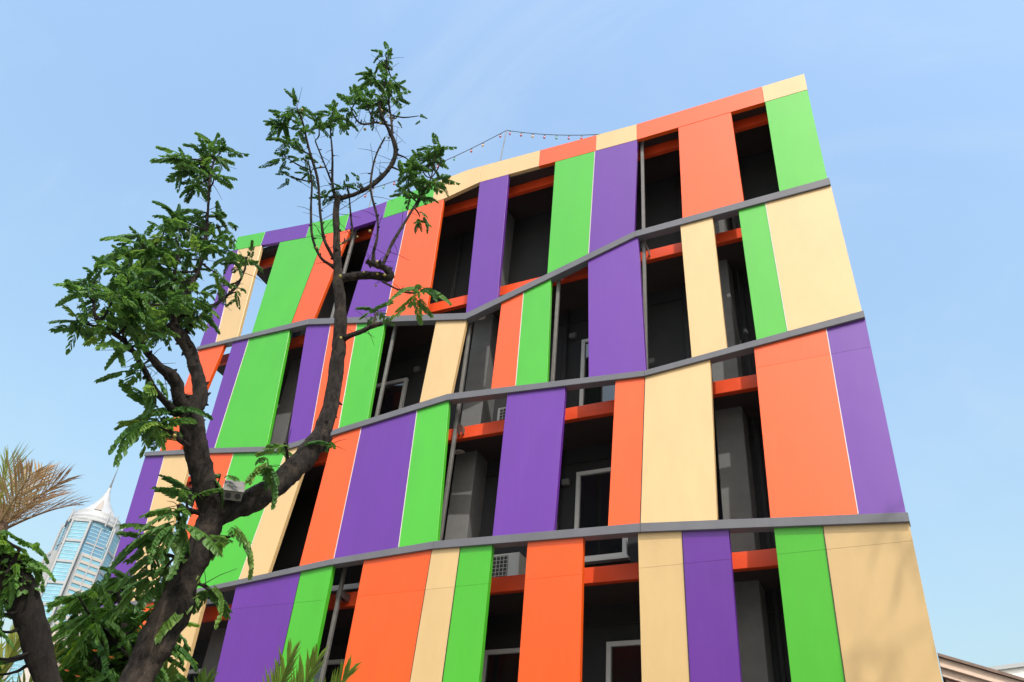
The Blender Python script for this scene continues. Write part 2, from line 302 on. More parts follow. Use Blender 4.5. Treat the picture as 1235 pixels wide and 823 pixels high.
# ------------------------------------------------------------------ helpers
C = S.collection
def tag(o, label=None, cat=None, group=None, kind=None):
    if label: o['label'] = label
    if cat: o['category'] = cat
    if group: o['group'] = group
    if kind: o['kind'] = kind
    return o
def empty(name, loc=(0, 0, 0), rz=0):
    o = bpy.data.objects.new(name, None); C.objects.link(o)
    o.location = loc; o.rotation_euler = (0, 0, rz); o.empty_display_size = 0.2
    return o
def link_mesh(name, me, parent=None, world_space=True):
    o = bpy.data.objects.new(name, me); C.objects.link(o)
    if parent:
        o.parent = parent
        if world_space and parent.parent is None:
            o.matrix_parent_inverse = parent.matrix_basis.inverted()
    return o
class MB:
    def __init__(s): s.v = []; s.f = []
    def box(s, x0, x1, y0, y1, z0, z1):
        b = len(s.v)
        s.v += [(x0,y0,z0),(x1,y0,z0),(x1,y1,z0),(x0,y1,z0),(x0,y0,z1),(x1,y0,z1),(x1,y1,z1),(x0,y1,z1)]
        s.f += [tuple(b+i for i in q) for q in ((0,3,2,1),(4,5,6,7),(0,1,5,4),(1,2,6,5),(2,3,7,6),(3,0,4,7))]
        return s
    def prism_y(s, poly, y0, y1):
        """poly: list of (x,z) counter-clockwise seen from -y; extruded from y0 (front) to y1"""
        b = len(s.v); n = len(poly)
        s.v += [(x, y0, z) for x, z in poly] + [(x, y1, z) for x, z in poly]
        s.f.append(tuple(b+i for i in range(n)))
        s.f.append(tuple(b+n+i for i in reversed(range(n))))
        for i in range(n):
            j = (i+1) % n
            s.f.append((b+j, b+i, b+n+i, b+n+j))
        return s
    def fold_prism(s, pts, t):
        """pts: front outline (x,y,z) counter-clockwise seen from -y; thickness t towards +y"""
        b = len(s.v); n = len(pts)
        s.v += [tuple(p) for p in pts] + [(p[0], p[1]+t, p[2]) for p in pts]
        s.f.append(tuple(b+i for i in range(n)))
        s.f.append(tuple(b+n+i for i in reversed(range(n))))
        for i in range(n):
            j = (i+1) % n
            s.f.append((b+j, b+i, b+n+i, b+n+j))
        return s
    def ring_prism(s, poly, z0, z1, cap=True):
        b = len(s.v); n = len(poly)
        s.v += [(x, y, z0) for x, y in poly] + [(x, y, z1) for x, y in poly]
        if cap:
            s.f.append(tuple(b+i for i in reversed(range(n)))); s.f.append(tuple(b+n+i for i in range(n)))
        for i in range(n):
            j = (i+1) % n; s.f.append((b+i, b+j, b+n+j, b+n+i))
        return s
    def lathe(s, prof, n=24, c=(0, 0, 0)):
        b = len(s.v)
        for r, z in prof:
            for k in range(n):
                a = 2*math.pi*k/n; s.v.append((c[0]+r*math.cos(a), c[1]+r*math.sin(a), c[2]+z))
        for i in range(len(prof)-1):
            for k in range(n):
                l = (k+1) % n
                s.f.append((b+i*n+k, b+i*n+l, b+(i+1)*n+l, b+(i+1)*n+k))
        s.f.append(tuple(b+k for k in reversed(range(n)))); s.f.append(tuple(b+(len(prof)-1)*n+k for k in range(n)))
        return s
    def tube(s, pts, radii, n=8, wob=0.0, seed=0.0, cap=True):
        b = len(s.v); m = len(pts); up = None
        for i in range(m):
            p = Vector(pts[i])
            d = (Vector(pts[min(i+1, m-1)]) - Vector(pts[max(i-1, 0)]))
            d = d.normalized() if d.length > 1e-9 else Vector((0, 0, 1))
            if up is None:
                up = d.orthogonal().normalized()
            up = (up - d*up.dot(d)).normalized(); sd = d.cross(up)
            for k in range(n):
                a = 2*math.pi*k/n
                dr = up*math.cos(a) + sd*math.sin(a)
                r = radii[i]
                if wob:
                    q = p*7.0 + dr*0.55 + Vector((seed, 0, 0))
                    r *= 1.0 + wob*noise.noise(q) + 0.5*wob*noise.noise(q*3.1) + 0.3*wob*noise.noise(q*8.3)
                s.v.append(tuple(p + dr*r))
        for i in range(m-1):
            for k in range(n):
                l = (k+1) % n
                s.f.append((b+i*n+k, b+i*n+l, b+(i+1)*n+l, b+(i+1)*n+k))
        if cap:
            s.f.append(tuple(b+k for k in reversed(range(n)))); s.f.append(tuple(b+(m-1)*n+k for k in range(n)))
        return s
    def mesh(s, name, mat, smooth=False, bevel=0.0, seg=1):
        me = bpy.data.meshes.new(name)
        me.from_pydata([tuple(v) for v in s.v], [], s.f)
        if bevel:
            bm = bmesh.new(); bm.from_mesh(me)
            bmesh.ops.bevel(bm, geom=list(bm.edges), offset=bevel, segments=seg, profile=0.7, affect='EDGES', clamp_overlap=True)
            bm.to_mesh(me); bm.free()
        if mat: me.materials.append(mat)
        if smooth:
            for p in me.polygons: p.use_smooth = True
        me.update()
        return me
    def build(s, name, mat, parent=None, smooth=False, bevel=0.0, seg=1):
        return link_mesh(name, s.mesh(name, mat, smooth, bevel, seg), parent)
def spline(pts, sub=4):
    """Catmull-Rom through (x,y,z,r) nodes"""
    P = [Vector(p[:3]) for p in pts]; Rr = [p[3] for p in pts]
    out, rad = [], []
    n = len(P)
    for i in range(n-1):
        p0, p1, p2, p3 = P[max(i-1, 0)], P[i], P[i+1], P[min(i+2, n-1)]
        for k in range(sub):
            t = k/sub; t2 = t*t; t3 = t2*t
            out.append(0.5*((2*p1) + (p2-p0)*t + (2*p0-5*p1+4*p2-p3)*t2 + (3*p1-p0-3*p2+p3)*t3)); rad.append(Rr[i]*(1-t)+Rr[i+1]*t)
    out.append(P[-1]); rad.append(Rr[-1])
    return out, rad

# ------------------------------------------------------------------ materials
def new_mat(name):
    m = bpy.data.materials.new(name); m.use_nodes = True
    nt = m.node_tree; p = nt.nodes['Principled BSDF']
    return m, nt, p
def N(nt, t, **kw):
    n = nt.nodes.new(t)
    for k, v in kw.items(): setattr(n, k, v)
    return n
def ramp(nt, fac, stops):
    r = N(nt, 'ShaderNodeValToRGB')
    while len(r.color_ramp.elements) < len(stops): r.color_ramp.elements.new(0.5)
    for e, (pos, col) in zip(r.color_ramp.elements, stops):
        e.position = pos; e.color = tuple(col) + (1,) if len(col) == 3 else col
    nt.links.new(fac, r.inputs[0]); return r.outputs[0]
def paint(name, col, rough=0.55, coat=0.58, dirt=0.07, wav=0.10):
    """coated metal sheet: slight dust, very slight oil-canning"""
    m, nt, p = new_mat(name); L = nt.links.new
    tc = N(nt, 'ShaderNodeTexCoord')
    mp = N(nt, 'ShaderNodeMapping'); mp.inputs['Scale'].default_value = (1.1, 1.1, 0.35); L(tc.outputs['Object'], mp.inputs[0])
    n1 = N(nt, 'ShaderNodeTexNoise'); n1.inputs['Scale'].default_value = 2.2; n1.inputs['Detail'].default_value = 6; n1.inputs['Roughness'].default_value = 0.65
    L(mp.outputs[0], n1.inputs['Vector'])
    oi = N(nt, 'ShaderNodeObjectInfo')
    c = ramp(nt, n1.outputs[0], [(0.3, [x*(1-dirt) for x in col]), (0.7, [min(1, x*(1+dirt*0.4)) for x in col])])
    hv = N(nt, 'ShaderNodeHueSaturation'); L(c, hv.inputs['Color'])
    mr = N(nt, 'ShaderNodeMapRange'); L(oi.outputs['Random'], mr.inputs[0]); mr.inputs[3].default_value = 0.96; mr.inputs[4].default_value = 1.04
    L(mr.outputs[0], hv.inputs['Value'])
    # dust streaks running down the sheet
    mp2 = N(nt, 'ShaderNodeMapping'); mp2.inputs['Scale'].default_value = (14, 14, 0.5); L(tc.outputs['Object'], mp2.inputs[0])
    n3 = N(nt, 'ShaderNodeTexNoise'); n3.inputs['Scale'].default_value = 1.0; n3.inputs['Detail'].default_value = 5; L(mp2.outputs[0], n3.inputs['Vector'])
    st = ramp(nt, n3.outputs[0], [(0.52, (0, 0, 0)), (0.8, (0.022, 0.022, 0.022))])
    mx = N(nt, 'ShaderNodeMix', data_type='RGBA'); L(st, mx.inputs[0]); L(hv.outputs[0], mx.inputs[6]); mx.inputs[7].default_value = (0.33, 0.29, 0.24, 1)
    L(mx.outputs[2], p.inputs['Base Color'])
    p.inputs['Roughness'].default_value = rough
    rr = N(nt, 'ShaderNodeMapRange'); L(n1.outputs[0], rr.inputs[0]); rr.inputs[3].default_value = rough*0.8; rr.inputs[4].default_value = rough*1.25
    L(rr.outputs[0], p.inputs['Roughness'])
    p.inputs['Coat Weight'].default_value = coat; p.inputs['Coat Roughness'].default_value = 0.30; p.inputs['Coat IOR'].default_value = 1.6; p.inputs['Specular IOR Level'].default_value = 0.2
    n2 = N(nt, 'ShaderNodeTexNoise'); n2.inputs['Scale'].default_value = 1.3; n2.inputs['Detail'].default_value = 1.5; L(tc.outputs['Object'], n2.inputs['Vector'])
    bp = N(nt, 'ShaderNodeBump'); bp.inputs['Strength'].default_value = wav; bp.inputs['Distance'].default_value = 0.05; L(n2.outputs[0], bp.inputs['Height'])
    L(bp.outputs[0], p.inputs['Normal']); L(bp.outputs[0], p.inputs['Coat Normal'])
    return m
def rough_mat(name, col, rough=0.8, var=0.15, scale=6, bump=0.15, metal=0.0):
    m, nt, p = new_mat(name); L = nt.links.new
    tc = N(nt, 'ShaderNodeTexCoord')
    n1 = N(nt, 'ShaderNodeTexNoise'); n1.inputs['Scale'].default_value = scale; n1.inputs['Detail'].default_value = 8; n1.inputs['Roughness'].default_value = 0.65
    L(tc.outputs['Object'], n1.inputs['Vector'])
    c = ramp(nt, n1.outputs[0], [(0.28, [x*(1-var) for x in col]), (0.72, [min(1, x*(1+var)) for x in col])])
    L(c, p.inputs['Base Color']); p.inputs['Roughness'].default_value = rough; p.inputs['Metallic'].default_value = metal
    if bump:
        bp = N(nt, 'ShaderNodeBump'); bp.inputs['Strength'].default_value = bump; bp.inputs['Distance'].default_value = 0.02; L(n1.outputs[0], bp.inputs['Height']); L(bp.outputs[0], p.inputs['Normal'])
    return m
def glass_mat(name, col, rough=0.06, spec=0.6, metal=0.0):
    m, nt, p = new_mat(name)
    p.inputs['Base Color'].default_value = (*col, 1); p.inputs['Roughness'].default_value = rough
    p.inputs['Specular IOR Level'].default_value = spec; p.inputs['Metallic'].default_value = metal
    p.inputs['Coat Weight'].default_value = 1.0; p.inputs['Coat Roughness'].default_value = 0.03
    return m
def bark_mat(name, dark, light, scale=1.0):
    m, nt, p = new_mat(name); L = nt.links.new
    tc = N(nt, 'ShaderNodeTexCoord')
    mp = N(nt, 'ShaderNodeMapping'); mp.inputs['Scale'].default_value = (1, 1, 0.40); L(tc.outputs['Object'], mp.inputs[0])
    n1 = N(nt, 'ShaderNodeTexNoise'); n1.inputs['Scale'].default_value = 26*scale; n1.inputs['Detail'].default_value = 9; n1.inputs['Roughness'].default_value = 0.72; n1.inputs['Distortion'].default_value = 0.6
    L(mp.outputs[0], n1.inputs['Vector'])
    v = N(nt, 'ShaderNodeTexVoronoi'); v.inputs['Scale'].default_value = 42*scale; v.feature = 'DISTANCE_TO_EDGE'
    wv = N(nt, 'ShaderNodeMix', data_type='RGBA'); wv.inputs[0].default_value = 0.12; L(mp.outputs[0], wv.inputs[6]); L(n1.outputs['Color'], wv.inputs[7]); L(wv.outputs[2], v.inputs['Vector'])
    n2 = N(nt, 'ShaderNodeTexNoise'); n2.inputs['Scale'].default_value = 5*scale; n2.inputs['Detail'].default_value = 5; L(tc.outputs['Object'], n2.inputs['Vector'])
    c1 = ramp(nt, n1.outputs[0], [(0.38, dark), (0.68, light)])
    lich = ramp(nt, n2.outputs[0], [(0.56, (0, 0, 0)), (0.70, (0.6, 0.6, 0.6))])
    mx = N(nt, 'ShaderNodeMix', data_type='RGBA'); L(lich, mx.inputs[0]); L(c1, mx.inputs[6]); mx.inputs[7].default_value = (light[0]*2.2, light[1]*2.15, light[2]*2.0, 1)
    L(mx.outputs[2], p.inputs['Base Color']); p.inputs['Roughness'].default_value = 0.9; p.inputs['Specular IOR Level'].default_value = 0.25
    h = N(nt, 'ShaderNodeMath', operation='ADD'); L(n1.outputs[0], h.inputs[0])
    ve = N(nt, 'ShaderNodeMath', operation='MULTIPLY'); L(v.outputs['Distance'], ve.inputs[0]); ve.inputs[1].default_value = 0.9
    L(ve.outputs[0], h.inputs[1])
    bp = N(nt, 'ShaderNodeBump'); bp.inputs['Strength'].default_value = 1.0; bp.inputs['Distance'].default_value = 0.05; L(h.outputs[0], bp.inputs['Height']); L(bp.outputs[0], p.inputs['Normal'])
    return m
def leaf_mat(name, a, b, trans=0.42, rough=0.5):
    m, nt, p = new_mat(name); L = nt.links.new
    oi = N(nt, 'ShaderNodeObjectInfo')
    tc = N(nt, 'ShaderNodeTexCoord')
    n1 = N(nt, 'ShaderNodeTexNoise'); n1.inputs['Scale'].default_value = 18; n1.inputs['Detail'].default_value = 3; L(tc.outputs['Object'], n1.inputs['Vector'])
    ad = N(nt, 'ShaderNodeMath', operation='MULTIPLY_ADD'); L(oi.outputs['Random'], ad.inputs[0]); ad.inputs[1].default_value = 0.75
    ml = N(nt, 'ShaderNodeMath', operation='MULTIPLY'); L(n1.outputs[0], ml.inputs[0]); ml.inputs[1].default_value = 0.25; L(ml.outputs[0], ad.inputs[2])
    c = ramp(nt, ad.outputs[0], [(0.1, a), (0.8, b), (0.97, (b[0]*1.9, b[1]*1.35, b[2]*1.0))])
    L(c, p.inputs['Base Color']); p.inputs['Roughness'].default_value = rough; p.inputs['Specular IOR Level'].default_value = 0.28
    tr = N(nt, 'ShaderNodeBsdfTranslucent')
    hv = N(nt, 'ShaderNodeHueSaturation'); L(c, hv.inputs['Color']); hv.inputs['Hue'].default_value = 0.475; hv.inputs['Saturation'].default_value = 1.1; hv.inputs['Value'].default_value = 1.6; L(hv.outputs[0], tr.inputs[0])
    ms = N(nt, 'ShaderNodeMixShader'); ms.inputs[0].default_value = trans
    L(p.outputs[0], ms.inputs[1]); L(tr.outputs[0], ms.inputs[2])
    L(ms.outputs[0], nt.nodes['Material Output'].inputs[0])
    return m

PAL = {'P': paint('purple_paint', (0.095, 0.017, 0.235)), 'O': paint('orange_paint', (0.66, 0.074, 0.002)),
       'G': paint('green_paint', (0.050, 0.34, 0.016)), 'B': paint('beige_paint', (0.51, 0.35, 0.165))}
CNAME = {'P': 'purple', 'O': 'orange', 'G': 'bright green', 'B': 'beige'}
M_BAND = paint('grey_band_paint', (0.115, 0.115, 0.13), rough=0.4, coat=0.2, dirt=0.12)
M_TRIM = rough_mat('pale_joint_trim', (0.50, 0.46, 0.44), 0.5, 0.08, 8, 0)
M_STEEL = rough_mat('galvanised_steel', (0.12, 0.118, 0.115), 0.5, 0.2, 9, 0.05, 0.2)
M_BEAM = paint('red_orange_beam_paint', (0.66, 0.065, 0.016), rough=0.45, coat=0.1, dirt=0.15)
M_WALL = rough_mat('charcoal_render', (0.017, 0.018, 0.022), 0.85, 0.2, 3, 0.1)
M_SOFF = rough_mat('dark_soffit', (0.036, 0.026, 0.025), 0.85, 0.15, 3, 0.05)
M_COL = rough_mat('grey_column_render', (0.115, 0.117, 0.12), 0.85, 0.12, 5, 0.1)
M_WFRAME = rough_mat('window_frame_aluminium', (0.52, 0.53, 0.54), 0.4, 0.06, 5, 0)
M_WGLASS = glass_mat('window_glass', (0.012, 0.014, 0.016))
M_CURT = rough_mat('curtain_cloth', (0.30, 0.29, 0.27), 0.9, 0.2, 14, 0.3)
M_LAMP = rough_mat('downlight_cover', (0.55, 0.50, 0.47), 0.4, 0.05, 5, 0)
M_ROOF = rough_mat('roof_screed', (0.30, 0.29, 0.28), 0.9, 0.2, 2, 0.2)
M_AC = rough_mat('air_conditioner_casing', (0.42, 0.42, 0.40), 0.5, 0.1, 6, 0.05)
M_DARK = rough_mat('dark_void', (0.015, 0.015, 0.016), 0.7, 0.1, 6, 0)

# ------------------------------------------------------------------ ground
g = MB(); g.v = [(-2500, -2500, 0), (2500, -2500, 0), (2500, 2500, 0), (-2500, 2500, 0)]; g.f = [(0, 1, 2, 3)]
def ground_mat():
    m, nt, p = new_mat('concrete_paving'); L = nt.links.new
    tc = N(nt, 'ShaderNodeTexCoord')
    n1 = N(nt, 'ShaderNodeTexNoise'); n1.inputs['Scale'].default_value = 0.6; n1.inputs['Detail'].default_value = 10; n1.inputs['Roughness'].default_value = 0.7; L(tc.outputs['Object'], n1.inputs['Vector'])
    c = ramp(nt, n1.outputs[0], [(0.3, (0.16, 0.155, 0.145)), (0.7, (0.27, 0.26, 0.24))]); L(c, p.inputs['Base Color']); p.inputs['Roughness'].default_value = 0.9
    return m
tag(g.build('ground', ground_mat()), kind='structure')
bed = MB(); bed.ring_prism([(-7.6, 1.6), (-2.6, 1.6), (-2.2, 2.0), (-2.2, 6.4), (-2.6, 6.8), (-7.6, 6.8)], 0.0, 0.16)
tag(bed.build('planting_bed', rough_mat('soil', (0.07, 0.05, 0.035), 0.95, 0.4, 9, 0.8)), kind='structure')

# ------------------------------------------------------------------ the colourful building
Y0 = 11.0           # front face of the panels
T = 0.085           # panel thickness
B = empty('hotel_building', (-7.2, 15.5, 0))
tag(B, 'multi-storey building clad in vertical orange, green, purple and beige panels between wavy grey bands', 'building')
def lin(nodes, u):
    if u <= nodes[0][0]:
        a, b = nodes[0], nodes[1]
    elif u >= nodes[-1][0]:
        a, b = nodes[-2], nodes[-1]
    else:
        for a, b in zip(nodes, nodes[1:]):
            if a[0] <= u <= b[0]: break
    t = (u-a[0])/(b[0]-a[0]); return a[1]*(1-t)+b[1]*t
COP_T = [(-14.30, 16.64), (-11.3, 16.22), (-9.9, 16.22), (-7.5, 16.49), (-3.5, 16.28), (-0.11, 16.26)]
COP_B = [(-14.31, 16.16), (-10.7, 15.64), (-9.6, 15.68), (-8.05, 15.72), (-7.15, 15.93), (-3.5, 15.78), (-0.1, 15.76)]
B1 = [(-14.26, 13.04, .09), (-11.05, 13.03, .16), (-7.0, 12.10, .16), (-3.56, 13.16, .15), (-0.05, 13.25, .17)]
B2 = [(-14.62, 10.27, .10), (-12.95, 10.07, .12), (-10.8, 9.75, .12), (-7.15, 10.22, .14), (-3.42, 9.90, .11), (0.03, 10.24, .13)]
B3 = [(-14.25, 6.80, .09), (-11.66, 6.97, .09), (-8.96, 7.22, .11), (-6.99, 7.31, .13), (-3.52, 7.19, .14), (0.03, 6.89, .13)]
B4 = [(-14.2, 3.80, .13), (-10.7, 4.05, .13), (-7.0, 3.72, .13), (-3.5, 4.0, .13), (0.02, 3.85, .13)]
top_of = lambda b: [(n[0], n[1]) for n in b]
bot_of = lambda b: [(n[0], n[1]-n[2]) for n in b]
ROWL = {1: (COP_B, top_of(B1)), 2: (bot_of(B1), top_of(B2)), 3: (bot_of(B2), top_of(B3)), 4: (bot_of(B3), top_of(B4))}
ROWS[4] = [(-14.22, -14.18, 'P'), (-13.55, -13.52, '-'), (-13.05, -13.02, 'O'), (-12.5, -12.45, '-')] + list(ROWS[4])
ROWS[3][0] = (-14.58, -14.2, 'P')
JOINT = {4: 6.50}
# the bands step in and out, so the rows of panels lean a few degrees: depth of each band in front of Y0
ZERO = [(-15, 0.0), (1, 0.0)]
D1 = ZERO
D2 = [(-14.7, 0.0), (-10.8, 0.0), (-7.1, -0.08), (-3.4, -0.13), (0.1, -0.13)]
D3 = [(-14.7, 0.0), (-10.8, -0.08), (-7.0, -0.18), (-3.5, -0.30), (0.1, -0.30)]
DROW = {1: (ZERO, D1), 2: (D1, D2), 3: (D2, D3), 4: (D3, ZERO)}
def at_depth(u, z, dy):
    k = (Y0+dy)/Y0; return (u*k, Y0+dy, (z-1.6)*k+1.6)
def row_depth(row, u, z):
    dt, db = DROW[row]; top, bot = ROWL[row]
    zt_, zb_ = lin(top, u), lin(bot, u); t = (zt_-z)/(zt_-zb_); return lin(dt, u)*(1-t)+lin(db, u)*t
def panel(row, ut0, ub0, ut1, ub1, col, cut=None):
    """sheet-metal cassette between its two bands; left edge ut0->ub0, right edge ut1->ub1"""
    top, bot = ROWL[row]
    g = 0.004
    up, dn = (0.0 if row == 1 else 0.03), 0.03
    tl = (ut0+g, lin(top, ut0)+up-(0.004 if row == 1 else 0)); tr = (ut1-g, lin(top, ut1)+up-(0.004 if row == 1 else 0))
    bl = (ub0+g, lin(bot, ub0)-dn); br = (ub1-g, lin(bot, ub1)-dn)
    tk = [(n[0], n[1]+up-(0.004 if row == 1 else 0)) for n in top if ut0+.02 < n[0] < ut1-.02]
    bk = [(n[0], n[1]-dn) for n in bot if ub0+.02 < n[0] < ub1-.02]
    def xat(e0, e1, z):
        t = (z-e0[1])/(e1[1]-e0[1]); return e0[0]+(e1[0]-e0[0])*t
    if cut is None:
        pieces = [[bl]+bk+[br, tr]+tk[::-1]+[tl]]
    else:
        h = 0.0006
        pieces = [[(xat(tl, bl, cut+h), cut+h), (xat(tr, br, cut+h), cut+h), tr]+tk[::-1]+[tl],
                  [bl]+bk+[br, (xat(tr, br, cut-h), cut-h), (xat(tl, bl, cut-h), cut-h)]]
    dy = random.uniform(-0.004, 0.004)
    for k, poly in enumerate(pieces):
        o = MB().fold_prism([at_depth(u_, z_, row_depth(row, u_, z_)+dy+0.0015*k) for u_, z_ in poly], T).build('facade_panel', PAL[col], B, bevel=0.004 if cut is None else 0.0012)
        o['label'] = CNAME[col] + ' facade panel'
    if cut is not None:     # cover strip behind the joint of the two sheets
        bp_ = [(xat(tl, bl, cut-.03)+.02, cut-.03), (xat(tr, br, cut-.03)-.02, cut-.03), (xat(tr, br, cut+.03)-.02, cut+.03), (xat(tl, bl, cut+.03)+.02, cut+.03)]
        MB().fold_prism([at_depth(u_, z_, row_depth(row, u_, z_)+.045) for u_, z_ in bp_], T-.035).build('joint_backing', PAL[col], B)
for row, L in ROWS.items():
    for i in range(len(L)-1):
        ut0, ub0, col = L[i]; ut1, ub1, nxt = L[i+1]
        if col == '-': continue
        cut = JOINT.get(row)
        if row == 3 and i >= len(L)-3: cut = 9.545
        panel(row, ut0, ub0, ut1, ub1, col, cut)
        if nxt not in '-|':
            top, bot = ROWL[row]
            zt, zb = lin(top, ut1)-0.006, lin(bot, ub1)+0.004
            w = 0.0056 if (col+nxt) in ('PO', 'OG', 'PG', 'OP', 'GB', 'GP', 'PB') and row < 4 else 0.004
            MB().fold_prism([at_depth(u_, z_, row_depth(row, u_, z_)-0.007) for u_, z_ in ((ub1-w, zb), (ub1+w, zb), (ut1+w, zt), (ut1-w, zt))], 0.055).build('joint_trim', M_TRIM if w > .0055 else M_DARK, B)
# coping
cop = [(-14.31, 'G'), (-13.36, 'P'), (-11.90, 'G'), (-10.72, 'P'), (-9.65, 'G'), (-8.35, 'B'), (-7.17, 'B'), (-5.715, 'O'), (-4.40, 'B'), (-3.50, 'O'), (-0.915, 'B'), (-0.10, '|')]
for (a, c), (b, _) in zip(cop, cop[1:]):
    poly = [(a+.003, lin(COP_B, a)), (b-.003, lin(COP_B, b)), (b-.003, lin(COP_T, b))]
    kb = [(n[0], n[1]) for n in COP_B if a+.03 < n[0] < b-.03]; kt = [(n[0], n[1]) for n in COP_T if a+.03 < n[0] < b-.03]
    poly = [poly[0]] + kb + poly[1:] + kt[::-1] + [(a+.003, lin(COP_T, a))]
    o = MB().prism_y(poly, Y0-0.003, Y0+T).build('coping_panel', PAL[c], B, bevel=0.004); o['label'] = CNAME[c] + ' coping panel along the roof edge'
# wavy grey bands
for nodes, dd in ((B1, D1), (B2, D2), (B3, D3), (B4, ZERO)):
    for a, b in zip(nodes, nodes[1:]):
        MB().fold_prism([at_depth(u_, z_, lin(dd, u_)-0.045) for u_, z_ in ((a[0]+.002, a[1]-a[2]), (b[0]-.002, b[1]-b[2]), (b[0]-.002, b[1]), (a[0]+.002, a[1]))], T+0.075).build('grey_band', M_BAND, B, bevel=0.004)
# floors: red edge beam, slab, soffit
BEAMS = [15.73, 12.75, 9.48, 6.53, 3.55]
UL, UR = -14.15, -0.16
YB = 11.42
for k, z in enumerate(BEAMS):
    MB().box(UL, UR, YB, YB+0.10, z, z+0.25).build('edge_beam', M_BEAM, B, bevel=0.006)
    if k: MB().box(UL+.01, UR-.01, YB+0.104, 19.0, z+0.03, z+0.22).build('floor_slab', M_SOFF, B)
MB().box(UL+.01, UR-.01, Y0+0.21, 19.0, 15.99, 16.16).build('roof_slab', M_SOFF, B)
MB().box(UL+.03, UR-.03, Y0+0.23, 18.98, 16.165, 16.19).build('roof_screed', M_ROOF, B)
# steel posts behind the panels
for u in (-14.0, -12.25, -10.55, -8.78, -6.98, -5.14, -3.44, -2.50, -0.70):
    MB().box(u-.03, u+.03, Y0+T+0.06, Y0+T+0.12, 0.0, 15.95).build('steel_post', M_STEEL, B, bevel=0.004)
    for z in BEAMS[1:]:
        m = MB(); m.box(u-.045, u-.037, Y0+T+0.06, YB-.002, z+.07, z+.19); m.box(u+.037, u+.045, Y0+T+0.06, YB-.002, z+.07, z+.19)
        m.build('bracket', M_STEEL, B)
# rear wall of the walkways, end walls, columns
WY = 12.40
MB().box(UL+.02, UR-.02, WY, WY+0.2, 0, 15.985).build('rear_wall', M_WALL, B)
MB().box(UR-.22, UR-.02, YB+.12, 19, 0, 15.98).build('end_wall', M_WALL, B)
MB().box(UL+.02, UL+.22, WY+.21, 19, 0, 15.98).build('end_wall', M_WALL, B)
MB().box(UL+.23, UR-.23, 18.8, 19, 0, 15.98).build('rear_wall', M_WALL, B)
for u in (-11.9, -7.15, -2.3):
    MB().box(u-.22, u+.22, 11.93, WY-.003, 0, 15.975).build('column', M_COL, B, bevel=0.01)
# windows and doors on the walkway wall
def window(u0, u1, z0, z1, curtain=False, sill=True):
    fr = MB(); w = 0.07
    fr.box(u0, u1, WY-.07, WY-.002, z1-w, z1); fr.box(u0, u1, WY-.07, WY-.002, z0, z0+w)
    fr.box(u0, u0+w, WY-.068, WY-.002, z0+w, z1-w); fr.box(u1-w, u1, WY-.068, WY-.002, z0+w, z1-w)
    o = fr.build('window', M_WFRAME, B)
    MB().box(u0+w, u1-w, WY-.03, WY-.012, z0+w, z1-w).build('pane', M_WGLASS, o)
    if sill: MB().box(u0-.04, u1+.04, WY-.12, WY-.004, z0-.05, z0-.003).build('sill', M_WFRAME, o)
    if curtain:
        m = MB(); n = 14
        for i in range(n):
            x = u0+w+.01+(u1-u0-2*w-.02)*i/n
            m.box(x, x+(u1-u0-2*w)/n*.8, WY-.045, WY-.032, z0+w, z1-w)
        m.build('curtain', M_CURT, o)
for (fz, rows_) in ((6.78, 0), (9.73, 0), (12.98, 0), (3.80, 1)):
    sh = -.25 if not rows_ else 0.0
    if rows_:
        window(-4.50, -3.35, fz+.4, fz+2.17); window(-6.60, -5.55, fz+.4, fz+2.17)
    else:
        window(-5.10, -4.18, fz+.54, fz+2.2)
    window(-10.1, -9.1, fz+.5, fz+2.18); window(-13.3, -12.4, fz+.5, fz+2.18)
# drain pipes and conduits on the walkway wall
for u in (-13.7, -10.6, -8.3, -5.45, -3.0, -1.95, -0.75):
    MB().tube([(u, WY-.06, 0.0), (u, WY-.06, 15.95)], [.045, .045], 10).build('drain_pipe', M_WALL, B, smooth=True)
for z in BEAMS[1:]:
    MB().tube([(UL+.3, WY-.03, z-.28), (UR-.3, WY-.03, z-.28)], [.014, .014], 6).build('conduit', M_WALL, B)
    for u in (-5.3, -8.9, -1.2):
        MB().box(u-.07, u+.07, WY-.09, WY-.002, z-.72, z-.60).build('wall_lamp', M_COL, B, bevel=.012)
# ceiling downlights
for u, z in ((-7.2, 12.70), (-7.28, 9.50), (-3.9, 9.50), (-4.2, 12.75)):
    MB().lathe([(0.0, -0.045), (0.07, -0.045), (0.105, -0.035), (0.12, 0.0), (0.12, 0.03)], 20, (u, 12.0 if z != 9.50 else 11.9, z+.04)).build('downlight', M_LAMP, B, smooth=True)
# ground floor front
MB().box(UL+.05, UR-.05, 11.9, 12.0, 0, 0.5).build('plinth', M_COL, B)
for i in range(8):
    u = UL+.4+i*1.7
    fr = MB(); fr.box(u, u+1.5, 11.92, 11.98, 0.5, 0.56); fr.box(u, u+1.5, 11.92, 11.98, 3.1, 3.16); fr.box(u, u+.06, 11.921, 11.979, .56, 3.1); fr.box(u+1.44, u+1.5, 11.921, 11.979, .56, 3.1)
    o = fr.build('shop_window', M_WFRAME, B); MB().box(u+.06, u+1.44, 11.945, 11.955, .56, 3.1).build('pane', M_WGLASS, o)

